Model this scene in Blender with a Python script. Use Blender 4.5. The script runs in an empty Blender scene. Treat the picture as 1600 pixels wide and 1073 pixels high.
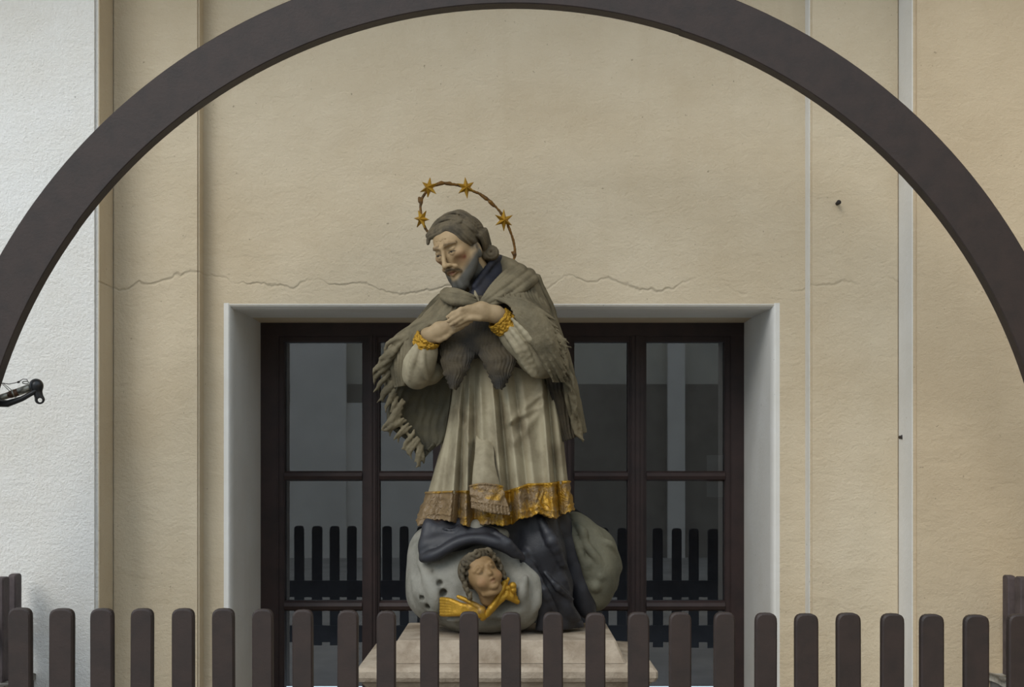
import bpy, bmesh, math, random
import numpy as np
from mathutils import Vector, Matrix

random.seed(7)
rng = np.random.default_rng(11)
SC = bpy.context.scene
COL = SC.collection

# ------------------------------------------------------------------ camera, sky, exposure
F = 2000.0                      # focal length in pixels of the 1600x1073 frame
CX, HY, CAMZ = 800.0, 723.0, 1.5
cam_d = bpy.data.cameras.new('camera')
cam_d.sensor_width = 36.0
cam_d.lens = 36.0 * F / 1600.0
cam_d.shift_y = (HY - 536.5) / 1600.0
cam_d.clip_end = 200
cam = bpy.data.objects.new('camera', cam_d)
cam.location = (0, 0, CAMZ)
cam.rotation_euler = (math.pi / 2, 0, 0)
COL.objects.link(cam)
SC.camera = cam

world = bpy.data.worlds.new('overcast_sky')
SC.world = world
world.use_nodes = True
bg = world.node_tree.nodes['Background']
bg.inputs[0].default_value = (0.74, 0.87, 1.0, 1)
bg.inputs[1].default_value = 1.0
sun_d = bpy.data.lights.new('veiled_sun', 'SUN')     # sun behind thin cloud: soft light from the front left
sun_d.energy = 1.15
sun_d.angle = math.radians(34)
sun_d.color = (1.0, 0.95, 0.87)
sun = bpy.data.objects.new('veiled_sun', sun_d)
sun.rotation_euler = Vector((0.50, 0.78, -0.72)).to_track_quat('-Z', 'Y').to_euler()
sun.location = (-3, -3, 6)
COL.objects.link(sun)
SC.view_settings.view_transform = 'Standard'
SC.view_settings.look = 'None'
SC.view_settings.gamma = 1.0
SC.view_settings.use_curve_mapping = False
SC.view_settings.exposure = 0.45

# ------------------------------------------------------------------ helpers
def W(px, py, d):               # point of the photograph at distance d from the camera
    return np.array([(px - CX) * d / F, d, CAMZ - (py - HY) * d / F])

SD = 5.0                        # distance of the statue's axis
def P(px, py, dy=0.0):
    return W(px, py, SD + dy)

def lin(r, g, b):
    f = lambda c: (c / 255 / 12.92) if c / 255 <= 0.04045 else ((c / 255 + 0.055) / 1.055) ** 2.4
    return (f(r), f(g), f(b))

def new_mat(name):
    m = bpy.data.materials.new(name)
    m.use_nodes = True
    nt = m.node_tree
    return m, nt, nt.nodes['Principled BSDF']

def add(nt, kind, **inp):
    n = nt.nodes.new(kind)
    for k, v in inp.items():
        n.inputs[k.replace('_', ' ')].default_value = v
    return n

def ramp(nt, src, p0, p1, c0=(0, 0, 0, 1), c1=(1, 1, 1, 1)):
    r = nt.nodes.new('ShaderNodeValToRGB')
    r.color_ramp.elements[0].position = p0; r.color_ramp.elements[0].color = c0
    r.color_ramp.elements[1].position = p1; r.color_ramp.elements[1].color = c1
    nt.links.new(src, r.inputs[0])
    return r.outputs[0]

def mixc(nt, fac, a, b, mode='MIX'):
    n = nt.nodes.new('ShaderNodeMix'); n.data_type = 'RGBA'; n.blend_type = mode
    for sock, v in ((n.inputs[0], fac), (n.inputs[6], a), (n.inputs[7], b)):
        if hasattr(v, 'is_output'): nt.links.new(v, sock)
        elif isinstance(v, (int, float)): sock.default_value = v
        else: sock.default_value = (*v[:3], 1)
    return n.outputs[2]

def paint(name, base, other=None, rough=0.8, scale=6.0, bump=0.2, bscale=60.0, attr=False,
          metallic=0.0, thr=(0.42, 0.66), bdist=0.01, spec=0.3):
    m, nt, bs = new_mat(name)
    pos = nt.nodes.new('ShaderNodeNewGeometry').outputs['Position']
    n1 = add(nt, 'ShaderNodeTexNoise', Scale=scale, Detail=6.0, Roughness=0.6)
    nt.links.new(pos, n1.inputs['Vector'])
    f = ramp(nt, n1.outputs[0], *thr)
    if attr:
        at = nt.nodes.new('ShaderNodeAttribute'); at.attribute_name = 'Col'
        a = at.outputs['Color']
        b = mixc(nt, 1.0, a, other or (0.72, 0.72, 0.7), 'MULTIPLY')
        c = mixc(nt, f, a, b)
    else:
        c = mixc(nt, f, base, other or tuple(x * 0.75 for x in base))
    nt.links.new(c, bs.inputs['Base Color'])
    bs.inputs['Roughness'].default_value = rough
    bs.inputs['Metallic'].default_value = metallic
    bs.inputs['Specular IOR Level'].default_value = spec
    if bump:
        n2 = add(nt, 'ShaderNodeTexNoise', Scale=bscale, Detail=5.0, Roughness=0.65)
        nt.links.new(pos, n2.inputs['Vector'])
        bp = add(nt, 'ShaderNodeBump', Strength=bump, Distance=bdist)
        nt.links.new(n2.outputs[0], bp.inputs['Height'])
        nt.links.new(bp.outputs[0], bs.inputs['Normal'])
    return m

def plaster(name, base, dark, crack_z=None, crack_amt=0.28, strength=0.5, fw=0.45):
    """rough lime plaster: trowel marks, stains, pits and an optional wandering horizontal crack"""
    m, nt, bs = new_mat(name)
    pos = nt.nodes.new('ShaderNodeNewGeometry').outputs['Position']
    big = add(nt, 'ShaderNodeTexNoise', Scale=1.3, Detail=7.0, Roughness=0.62); nt.links.new(pos, big.inputs['Vector'])
    c = mixc(nt, ramp(nt, big.outputs[0], 0.38, 0.68), base, dark)
    st = nt.nodes.new('ShaderNodeMapping'); st.inputs['Scale'].default_value = (9, 9, 0.7)
    nt.links.new(pos, st.inputs['Vector'])
    strk = add(nt, 'ShaderNodeTexNoise', Scale=1.0, Detail=4.0); nt.links.new(st.outputs[0], strk.inputs['Vector'])
    c = mixc(nt, ramp(nt, strk.outputs[0], 0.55, 0.8, c1=(0.4, 0.4, 0.4, 1)), c, dark)
    pit = add(nt, 'ShaderNodeTexNoise', Scale=55.0, Detail=2.0); nt.links.new(pos, pit.inputs['Vector'])
    c = mixc(nt, ramp(nt, pit.outputs[0], 0.73, 0.80, c1=(0.7, 0.7, 0.7, 1)), c, tuple(x * 0.45 for x in dark))
    # trowel relief
    tm = nt.nodes.new('ShaderNodeMapping'); tm.inputs['Scale'].default_value = (7, 7, 13)
    nt.links.new(pos, tm.inputs['Vector'])
    tro = add(nt, 'ShaderNodeTexNoise', Scale=1.0, Detail=9.0, Roughness=0.62, Distortion=0.35); nt.links.new(tm.outputs[0], tro.inputs['Vector'])
    fine = add(nt, 'ShaderNodeTexNoise', Scale=75.0, Detail=5.0, Roughness=0.7); nt.links.new(pos, fine.inputs['Vector'])
    ma = nt.nodes.new('ShaderNodeMath'); ma.operation = 'MULTIPLY_ADD'; ma.inputs[1].default_value = fw
    nt.links.new(fine.outputs[0], ma.inputs[0]); nt.links.new(tro.outputs[0], ma.inputs[2])
    h = ma.outputs[0]
    if crack_z is not None:
        sx = nt.nodes.new('ShaderNodeSeparateXYZ'); nt.links.new(pos, sx.inputs[0])
        cm = nt.nodes.new('ShaderNodeMapping'); cm.inputs['Scale'].default_value = (1.0, 0.0, 0.4)
        nt.links.new(pos, cm.inputs['Vector'])
        wob = add(nt, 'ShaderNodeTexNoise', Scale=2.6, Detail=5.0, Roughness=0.5); nt.links.new(cm.outputs[0], wob.inputs['Vector'])
        a1 = nt.nodes.new('ShaderNodeMath'); a1.operation = 'MULTIPLY_ADD'; a1.inputs[1].default_value = 0.40; a1.inputs[2].default_value = crack_z - 0.18
        nt.links.new(wob.outputs[0], a1.inputs[0])
        a2 = nt.nodes.new('ShaderNodeMath'); a2.operation = 'SUBTRACT'
        nt.links.new(sx.outputs[2], a2.inputs[0]); nt.links.new(a1.outputs[0], a2.inputs[1])
        a3 = nt.nodes.new('ShaderNodeMath'); a3.operation = 'ABSOLUTE'; nt.links.new(a2.outputs[0], a3.inputs[0])
        line = ramp(nt, a3.outputs[0], 0.0, 0.008, (1, 1, 1, 1), (0, 0, 0, 1))
        gate = add(nt, 'ShaderNodeTexNoise', Scale=2.3, Detail=3.0); nt.links.new(pos, gate.inputs['Vector'])
        g = mixc(nt, 1.0, line, ramp(nt, gate.outputs[0], 0.45, 0.6), 'MULTIPLY')
        g2 = mixc(nt, 1.0, g, (crack_amt,) * 3, 'MULTIPLY')
        c = mixc(nt, g2, c, tuple(x * 0.35 for x in dark))
        mb = nt.nodes.new('ShaderNodeMath'); mb.operation = 'MULTIPLY_ADD'; mb.inputs[1].default_value = -0.6
        nt.links.new(g, mb.inputs[0]); nt.links.new(h, mb.inputs[2]); h = mb.outputs[0]
    nt.links.new(c, bs.inputs['Base Color'])
    bs.inputs['Roughness'].default_value = 0.92
    bs.inputs['Specular IOR Level'].default_value = 0.15
    bp = add(nt, 'ShaderNodeBump', Strength=strength, Distance=0.02)
    nt.links.new(h, bp.inputs['Height']); nt.links.new(bp.outputs[0], bs.inputs['Normal'])
    return m

def tag(o, label=None, cat=None, group=None, kind=None):
    if label: o['label'] = label
    if cat: o['category'] = cat
    if group: o['group'] = group
    if kind: o['kind'] = kind
    return o

def empty(name, loc):
    o = bpy.data.objects.new(name, None)
    o.empty_display_size = 0.05
    o.location = loc
    COL.objects.link(o)
    return o

def origin_of(parent):
    o = np.zeros(3)
    while parent is not None:
        o += np.array(parent.location); parent = parent.parent
    return o

def mesh(name, verts, faces, mat, parent=None, smooth=True, col=None, org=None):
    """link one mesh object; verts are world coordinates"""
    verts = np.asarray(verts, float)
    o0 = origin_of(parent) if parent is not None else (np.zeros(3) if org is None else np.asarray(org, float))
    me = bpy.data.meshes.new(name)
    v = verts - o0
    if isinstance(faces, np.ndarray):
        n, k = faces.shape
        me.vertices.add(len(v)); me.vertices.foreach_set('co', v.astype(np.float32).ravel())
        me.loops.add(n * k); me.loops.foreach_set('vertex_index', faces.astype(np.int32).ravel())
        me.polygons.add(n); me.polygons.foreach_set('loop_start', np.arange(0, n * k, k, dtype=np.int32))
        me.update(calc_edges=True); me.validate()
    else:
        me.from_pydata([tuple(x) for x in v], [], faces)
    if smooth: me.polygons.foreach_set('use_smooth', np.ones(len(me.polygons), bool))
    if col is not None:
        ca = me.color_attributes.new('Col', 'FLOAT_COLOR', 'POINT')
        ca.data.foreach_set('color', np.c_[col, np.ones(len(col))].astype(np.float32).ravel())
    me.materials.append(mat)
    o = bpy.data.objects.new(name, me)
    if parent is not None: o.parent = parent
    else: o.location = o0
    COL.objects.link(o)
    return o

def boxes(name, bl, mat, parent=None, bev=0.0, smooth=False, org=None):
    """one mesh from axis boxes (x0,x1,y0,y1,z0,z1)"""
    bm = bmesh.new()
    for b in bl:
        x0, x1, y0, y1, z0, z1 = b
        r = bmesh.ops.create_cube(bm, size=1.0)
        for v in r['verts']:
            v.co = Vector(((x0 + x1) / 2 + v.co.x * (x1 - x0), (y0 + y1) / 2 + v.co.y * (y1 - y0), (z0 + z1) / 2 + v.co.z * (z1 - z0)))
    if bev: bmesh.ops.bevel(bm, geom=bm.edges[:], offset=bev, segments=2, affect='EDGES')
    vs = [tuple(v.co) for v in bm.verts]; bm.verts.index_update()
    fs = [[v.index for v in f.verts] for f in bm.faces]
    bm.free()
    return mesh(name, vs, fs, mat, parent, smooth, org=org)

# ---- value noise and catmull-rom
_tab = rng.random((32, 32, 32)).astype(np.float32) * 2 - 1
def vnoise(p, s):
    q = np.asarray(p) * s + 100.0
    i = np.floor(q).astype(int); f = q - i; f = f * f * (3 - 2 * f)
    x, y, z = (i[..., k] % 32 for k in range(3)); x1, y1, z1 = (x + 1) % 32, (y + 1) % 32, (z + 1) % 32
    fx, fy, fz = f[..., 0], f[..., 1], f[..., 2]
    l = lambda a, b, t: a + (b - a) * t
    return l(l(l(_tab[x, y, z], _tab[x1, y, z], fx), l(_tab[x, y1, z], _tab[x1, y1, z], fx), fy),
             l(l(_tab[x, y, z1], _tab[x1, y, z1], fx), l(_tab[x, y1, z1], _tab[x1, y1, z1], fx), fy), fz)

def crom(pts, m):
    pts = np.asarray(pts, float); n = len(pts)
    ext = np.concatenate([[2 * pts[0] - pts[1]], pts, [2 * pts[-1] - pts[-2]]])
    t = np.linspace(0, n - 1, m); i = np.minimum(t.astype(int), n - 2); f = (t - i).reshape((-1,) + (1,) * (pts.ndim - 1))
    a, b, c, d = ext[i], ext[i + 1], ext[i + 2], ext[i + 3]
    return 0.5 * (2 * b + (c - a) * f + (2 * a - 5 * b + 4 * c - d) * f ** 2 + (3 * b - a - 3 * c + d) * f ** 3)

def grid_faces(nu, nv, off=0, flip=False):
    i, j = np.meshgrid(np.arange(nu - 1), np.arange(nv - 1), indexing='ij')
    a = (i * nv + j).ravel() + off
    q = np.c_[a, a + 1, a + nv + 1, a + nv]
    return q[:, ::-1] if flip else q

def grid_normals(G):
    du = np.gradient(G, axis=0); dv = np.gradient(G, axis=1)
    n = np.cross(du, dv); return n / (np.linalg.norm(n, axis=-1, keepdims=True) + 1e-9)

def sheet_geo(rows, nu, nv, thick=0.02, disp=None, raw=False):
    """a cloth panel with thickness; rows[i][j] = (px, py, dy) control points, front face towards the camera"""
    C = np.asarray(rows, float) if raw else np.array([[P(*p) for p in r] for r in rows])
    G = crom(C, nu)                          # along rows
    G = np.swapaxes(crom(np.swapaxes(G, 0, 1), nv), 0, 1)
    N = grid_normals(G)
    if N[..., 1].mean() > 0: N = -N
    if disp is not None:
        u, v = np.meshgrid(np.linspace(0, 1, nu), np.linspace(0, 1, nv), indexing='ij')
        G = G + N * disp(u, v, G)[..., None]
    B = G - N * thick
    V = np.concatenate([G.reshape(-1, 3), B.reshape(-1, 3)]); n = nu * nv
    fr = grid_faces(nu, nv)
    a, b, c = V[fr[0, 0]], V[fr[0, 1]], V[fr[0, 2]]
    flip = np.dot(np.cross(b - a, c - a), N[0, 0]) < 0
    fr = grid_faces(nu, nv, 0, flip); bk = grid_faces(nu, nv, n, not flip)
    loop = [i * nv for i in range(nu)] + [(nu - 1) * nv + j for j in range(1, nv)] + [i * nv + nv - 1 for i in range(nu - 2, -1, -1)] + [j for j in range(nv - 2, 0, -1)]
    loop = np.array(loop); nx = np.roll(loop, -1)
    rim = np.c_[loop, nx, nx + n, loop + n]
    if flip: rim = rim[:, ::-1]
    return V, np.concatenate([fr, bk, rim])

# ---- signed-distance sculpting on a grid, meshed with surface nets
class SDF:
    def __init__(s, lo, hi, h):
        s.lo = np.array(lo, float); s.h = h
        s.n = np.ceil((np.array(hi, float) - s.lo) / h).astype(int) + 1
        s.F = np.full(tuple(s.n), 1.0, np.float32)
    def _sub(s, lo, hi, k):
        m = k + 3 * s.h
        a = np.clip(np.floor((np.array(lo) - m - s.lo) / s.h).astype(int), 0, s.n)
        b = np.clip(np.ceil((np.array(hi) + m - s.lo) / s.h).astype(int) + 1, 0, s.n)
        if np.any(b <= a): return None, None
        sl = tuple(slice(a[i], b[i]) for i in range(3))
        ax = [(s.lo[i] + s.h * np.arange(a[i], b[i])).astype(np.float32) for i in range(3)]
        return sl, ax
    def _join(s, sl, d, k, cut):
        f = s.F[sl]
        if cut:
            d = -d; h = np.maximum(k - np.abs(f - d), 0) / max(k, 1e-6)
            s.F[sl] = np.maximum(f, d) + h * h * k * 0.25
        else:
            h = np.maximum(k - np.abs(f - d), 0) / max(k, 1e-6)
            s.F[sl] = np.minimum(f, d) - h * h * k * 0.25
    def ell(s, c, r, k=0.01, cut=False, R=None):
        c = np.asarray(c, float); r = np.asarray(r if np.ndim(r) else [r] * 3, float)
        e = np.full(3, r.max()) if R is not None else r
        sl, ax = s._sub(c - e, c + e, k)
        if sl is None: return
        x = ax[0][:, None, None] - c[0]; y = ax[1][None, :, None] - c[1]; z = ax[2][None, None, :] - c[2]
        if R is not None:
            R = np.asarray(R, float)
            x, y, z = (R[0, i] * x + R[1, i] * y + R[2, i] * z for i in range(3))
        k0 = np.sqrt((x / r[0]) ** 2 + (y / r[1]) ** 2 + (z / r[2]) ** 2)
        k1 = np.sqrt((x / r[0] ** 2) ** 2 + (y / r[1] ** 2) ** 2 + (z / r[2] ** 2) ** 2) + 1e-6
        s._join(sl, k0 * (k0 - 1) / k1, k, cut)
    def cap(s, a, b, ra, rb=None, k=0.01, cut=False):
        a = np.asarray(a, float); b = np.asarray(b, float); rb = ra if rb is None else rb
        m = max(ra, rb)
        sl, ax = s._sub(np.minimum(a, b) - m, np.maximum(a, b) + m, k)
        if sl is None: return
        x = ax[0][:, None, None] - a[0]; y = ax[1][None, :, None] - a[1]; z = ax[2][None, None, :] - a[2]
        d = b - a; L = max(float(d @ d), 1e-9)
        t = np.clip((x * d[0] + y * d[1] + z * d[2]) / L, 0, 1)
        dist = np.sqrt((x - t * d[0]) ** 2 + (y - t * d[1]) ** 2 + (z - t * d[2]) ** 2) - (ra + (rb - ra) * t)
        s._join(sl, dist, k, cut)
    def chain(s, pts, rad, k=0.01, cut=False, smooth=0):
        pts = np.asarray(pts, float); rad = np.asarray(rad, float)
        if smooth:
            m = (len(pts) - 1) * smooth + 1
            rad = np.interp(np.linspace(0, len(rad) - 1, m), np.arange(len(rad)), rad); pts = crom(pts, m)
        for i in range(len(pts) - 1): s.cap(pts[i], pts[i + 1], rad[i], rad[i + 1], k, cut)
    def noise(s, amp, sc, stretch=(1, 1, 1)):
        idx = np.argwhere(np.abs(s.F) < 4 * s.h + 2 * amp)
        p = (s.lo + idx * s.h) * np.array(stretch)
        s.F[tuple(idx.T)] += (amp * vnoise(p, sc)).astype(np.float32)
    def mesh(s):
        Fv = s.F; Fv = np.pad(Fv, 1, constant_values=1.0); n = Fv.shape
        ins = Fv < 0
        c = [ins[i:n[0] - 1 + i, j:n[1] - 1 + j, k:n[2] - 1 + k] for i in (0, 1) for j in (0, 1) for k in (0, 1)]
        cnt = sum(x.astype(np.int8) for x in c)
        cells = np.argwhere((cnt > 0) & (cnt < 8))
        vid = np.full((n[0] - 1, n[1] - 1, n[2] - 1), -1, np.int32); vid[tuple(cells.T)] = np.arange(len(cells))
        acc = np.zeros((len(cells), 3)); w = np.zeros(len(cells))
        cor = [np.array((i, j, k)) for i in (0, 1) for j in (0, 1) for k in (0, 1)]
        for a in range(8):
            for b in range(a + 1, 8):
                if np.abs(cor[a] - cor[b]).sum() != 1: continue
                fa = Fv[tuple((cells + cor[a]).T)]; fb = Fv[tuple((cells + cor[b]).T)]
                m = (fa < 0) != (fb < 0)
                t = np.where(m, fa / np.where(m, fa - fb, 1), 0)
                acc += np.where(m[:, None], cor[a] + t[:, None] * (cor[b] - cor[a]), 0); w += m
        V = s.lo + (cells + acc / w[:, None] - 1) * s.h
        Q = []
        for ax in range(3):
            e = np.zeros(3, int); e[ax] = 1; o1, o2 = np.roll(e, 1), np.roll(e, 2)
            A = ins[tuple(slice(1, n[i] - 1) for i in range(3))]
            B = ins[tuple(slice(1 + e[i], n[i] - 1 + e[i]) for i in range(3))]
            pts = np.argwhere(A != B) + 1
            if not len(pts): continue
            g = lambda o: vid[tuple((pts - o).T)]
            q = np.c_[g(o1 + o2), g(o2), g(0 * e), g(o1)]
            inside = ins[tuple(pts.T)]
            q[~inside] = q[~inside][:, ::-1]
            Q.append(q)
        Q = np.concatenate(Q); Q = Q[(Q >= 0).all(1)]
        return biggest(V, Q)

def biggest(V, Q):
    lab = np.arange(len(V))
    while True:
        m = lab[Q].min(1); new = lab.copy()
        for k in range(4): np.minimum.at(new, Q[:, k], m)
        new = new[new]
        if (new == lab).all(): break
        lab = new
    r = np.bincount(lab, minlength=len(V)).argmax(); keep = lab == r
    idx = np.cumsum(keep) - 1
    return V[keep], idx[Q[keep[Q[:, 0]]]]

def relax(V, Q, it=1, f=0.5):
    e = np.concatenate([Q[:, [0, 1]], Q[:, [1, 2]], Q[:, [2, 3]], Q[:, [3, 0]]])
    for _ in range(it):
        S = np.zeros_like(V); c = np.zeros(len(V))
        for a, b in ((0, 1), (1, 0)):
            for ax in range(3): S[:, ax] += np.bincount(e[:, a], V[e[:, b], ax], len(V))
            c += np.bincount(e[:, a], minlength=len(V))
        V = V * (1 - f) + f * S / np.maximum(c, 1)[:, None]
    return V

def join_geo(*geos):
    Vs, Fs, o = [], [], 0
    for V, Fc in geos:
        Vs.append(V); Fs.append(Fc + o); o += len(V)
    return np.concatenate(Vs), np.concatenate(Fs)

# ------------------------------------------------------------------ materials
M = {}
M['wall'] = plaster('cream_plaster', (0.635, 0.54, 0.395), (0.55, 0.45, 0.31), crack_z=2.22)
M['pier'] = plaster('pier_plaster_painted_light', (0.83, 0.81, 0.77), (0.76, 0.72, 0.65), strength=0.55, fw=1.1)  # whitish plaster, painted paler still in place of blue-white daylight
M['pier_r'] = plaster('tan_pier_plaster', (0.60, 0.49, 0.34), (0.52, 0.415, 0.28), strength=0.45)
M['jamb'] = plaster('whitewashed_reveal', (0.74, 0.73, 0.70), (0.66, 0.64, 0.59), strength=0.18)
M['wood'] = paint('brown_painted_wood', lin(54, 43, 39), lin(46, 38, 35), 0.55, 14, 0.12, 90, spec=0.35)
M['fwood'] = paint('dark_window_wood', lin(58, 44, 42), lin(48, 38, 37), 0.5, 10, 0.08, 80, spec=0.35)
M['greywood'] = paint('weathered_fence_wood', lin(86, 76, 76), lin(70, 62, 62), 0.7, 16, 0.25, 70)
M['stone'] = paint('pale_sandstone', lin(172, 158, 140), lin(134, 119, 101), 0.9, 7, 0.5, 55)
M['kerb'] = paint('dark_kerb_stone', lin(105, 104, 104), lin(80, 80, 80), 0.9, 9, 0.7, 40)
M['kerb_top'] = paint('worn_kerb_mortar', lin(160, 155, 145), lin(110, 108, 102), 0.9, 18, 0.7, 40)
M['ground'] = paint('grey_paving', lin(165, 160, 152), lin(140, 135, 128), 0.9, 2, 0.3, 30)
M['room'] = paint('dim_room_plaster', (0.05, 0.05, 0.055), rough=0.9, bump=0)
M['facade'] = paint('opposite_grey_plaster', lin(142, 134, 122), lin(130, 122, 111), 0.9, 2, 0.1, 30)
M['facade2'] = paint('opposite_white_plaster', lin(226, 221, 213), lin(216, 211, 203), 0.9, 2, 0.1, 30)
M['facade3'] = paint('opposite_upper_plaster', lin(196, 190, 176), lin(185, 180, 168), 0.9, 2, 0.1, 30)
M['planks'] = paint('roof_boarding', lin(176, 150, 116), lin(150, 126, 96), 0.8, 8, 0.1, 40)
M['paper'] = paint('notice_paper', (0.22, 0.22, 0.22), rough=0.8, bump=0)
M['black'] = paint('black_plastic', lin(26, 26, 28), rough=0.35, bump=0.02, spec=0.5)
M['steel'] = paint('dull_steel', lin(150, 148, 138), lin(120, 116, 104), 0.4, 30, 0.05, 80, metallic=0.7)
M['copper'] = paint('brown_metal_ring', lin(90, 66, 50), rough=0.5, bump=0.02, metallic=0.4)
M['iron'] = paint('dark_iron', lin(50, 44, 40), rough=0.7, bump=0.1)
# statue
M['skin'] = paint('painted_flesh', (1, 1, 1), (0.80, 0.78, 0.74), 0.62, 16, 0.15, 120, attr=True)
M['hair'] = paint('painted_grey_brown_hair', lin(98, 87, 68), lin(68, 61, 49), 0.75, 20, 0.3, 160)
M['fur'] = paint('painted_grey_fur', lin(114, 104, 82), lin(80, 73, 56), 0.8, 9, 0.35, 130)
M['fur_dark'] = paint('painted_dark_fur', lin(74, 65, 50), lin(46, 43, 39), 0.8, 9, 0.4, 140)
M['lining'] = paint('painted_olive_lining', lin(76, 71, 55), lin(56, 54, 45), 0.8, 8, 0.3, 120)
M['robe'] = paint('painted_white_robe', lin(155, 145, 120), lin(118, 107, 85), 0.72, 7, 0.15, 110, spec=0.35)
M['cassock'] = paint('painted_black_cassock', lin(44, 44, 49), lin(34, 34, 38), 0.5, 9, 0.12, 100, spec=0.4)
M['collar'] = paint('painted_navy_collar', lin(40, 41, 50), lin(46, 42, 40), 0.7, 12, 0.15, 110)
M['cloud'] = paint('painted_grey_cloud', lin(140, 137, 127), lin(100, 98, 88), 0.75, 6, 0.25, 90)
M['cloud2'] = paint('painted_green_grey_cloud', lin(108, 105, 88), lin(82, 81, 68), 0.75, 6, 0.25, 90)

def gold(name, wear_lo, wear_hi, relief=0.7, rsc=45.0, stone=(122, 100, 70)):
    m, nt, bs = new_mat(name)
    pos = nt.nodes.new('ShaderNodeNewGeometry').outputs['Position']
    n1 = add(nt, 'ShaderNodeTexNoise', Scale=13.0, Detail=5.0, Roughness=0.65); nt.links.new(pos, n1.inputs['Vector'])
    at = nt.nodes.new('ShaderNodeAttribute'); at.attribute_name = 'Col'
    aw = nt.nodes.new('ShaderNodeMath'); aw.operation = 'MULTIPLY_ADD'; aw.inputs[1].default_value = 0.22
    nt.links.new(at.outputs['Fac'], aw.inputs[0]); nt.links.new(n1.outputs[0], aw.inputs[2])
    w = ramp(nt, aw.outputs[0], wear_lo, wear_hi)
    c = mixc(nt, w, lin(176, 134, 40), lin(*stone))
    nt.links.new(c, bs.inputs['Base Color'])
    mt = ramp(nt, aw.outputs[0], wear_lo, wear_hi, (0.55, 0.55, 0.55, 1), (0, 0, 0, 1))
    nt.links.new(mt, bs.inputs['Metallic'])
    bs.inputs['Roughness'].default_value = 0.42
    n2 = add(nt, 'ShaderNodeTexNoise', Scale=rsc, Detail=4.0, Distortion=2.5); nt.links.new(pos, n2.inputs['Vector'])
    bp = add(nt, 'ShaderNodeBump', Strength=relief, Distance=0.01)
    nt.links.new(n2.outputs[0], bp.inputs['Height']); nt.links.new(bp.outputs[0], bs.inputs['Normal'])
    return m
M['gold'] = gold('gilding', 0.55, 0.75, 0.5, 120)
M['gold_wing'] = gold('gilded_feathers', 0.56, 0.78, 0.25, 120)
M['gold_lace'] = gold('worn_gilded_lace', 0.44, 0.60, 0.8, 40)
M['gold_star'] = gold('gilded_star_metal', 0.62, 0.8, 0.15, 60, (90, 66, 30))
M['wire'] = paint('rusted_gilt_wire', lin(120, 84, 34), lin(70, 54, 36), 0.6, 40, 0.3, 150, metallic=0.3)

def glass_mat():
    m = bpy.data.materials.new('window_glass'); m.use_nodes = True
    nt = m.node_tree; nt.nodes.clear()
    out = nt.nodes.new('ShaderNodeOutputMaterial')
    fr = add(nt, 'ShaderNodeFresnel', IOR=2.3)
    tr = nt.nodes.new('ShaderNodeBsdfTransparent'); tr.inputs[0].default_value = (0.75, 0.78, 0.8, 1)
    gl = nt.nodes.new('ShaderNodeBsdfGlossy'); gl.inputs['Roughness'].default_value = 0.01
    mx = nt.nodes.new('ShaderNodeMixShader')
    nt.links.new(fr.outputs[0], mx.inputs[0]); nt.links.new(tr.outputs[0], mx.inputs[1]); nt.links.new(gl.outputs[0], mx.inputs[2])
    nt.links.new(mx.outputs[0], out.inputs[0])
    return m
M['glass'] = glass_mat()

# ------------------------------------------------------------------ the setting
D_F = 3.70                       # front fence and arch
D_P, D_W, D_C, D_G = 5.16, 5.35, 5.43, 6.15      # piers, wall strips, centre panel, window
TOP = 4.2
xa = lambda px, d: (px - CX) * d / F
za = lambda py, d: CAMZ - (py - HY) * d / F
S = lambda o: tag(o, kind='structure')

S(boxes('floor', [(-9, 9, -9, 8, -0.1, 0.0)], M['ground']))
xpl, xpr = xa(152, D_P), xa(1428, D_P)
xsl, xsr = xa(311, D_W), xa(1266, D_W)
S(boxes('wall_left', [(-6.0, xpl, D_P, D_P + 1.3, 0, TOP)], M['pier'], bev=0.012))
S(boxes('wall_right', [(xpr, 6.0, D_P, D_P + 1.3, 0, TOP)], M['pier_r'], bev=0.012))
S(boxes('wall_back_left', [(xpl, xsl, D_W, D_W + 1.1, 0, TOP)], M['wall'], bev=0.008))
S(boxes('wall_back_right', [(xsr, xpr, D_W, D_W + 1.1, 0, TOP)], M['wall'], bev=0.008))
# whitewashed return of the right pier; panel step painted pale as if lit
S(boxes('trim_1', [(xpr - 0.004, xpr, D_P + 0.013, D_W, 0, TOP)], M['jamb']))
S(boxes('trim_9', [(xpl, xpl + 0.004, D_P + 0.013, D_W, 0, TOP)], M['wall']))
S(boxes('trim_2', [(xsr - 0.003, xsr, D_W + 0.006, D_C, 0, TOP)], M['jamb']))
# centre panel with the window opening
ox0, ox1 = xa(357, D_C), xa(1211, D_C)
oz1 = za(477, D_C)
ix0, ix1, iz1 = xa(410, D_G), xa(1160, D_G), za(505, D_G)
iz0 = 0.14
S(boxes('wall_back', [(xsl, ox0, D_C, D_C + 0.9, 0, TOP), (ox1, xsr, D_C, D_C + 0.9, 0, TOP), (ox0, ox1, D_C, D_C + 0.9, oz1, TOP), (ox0, ox1, D_C, D_C + 0.9, 0, iz0)], M['wall']))
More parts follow.
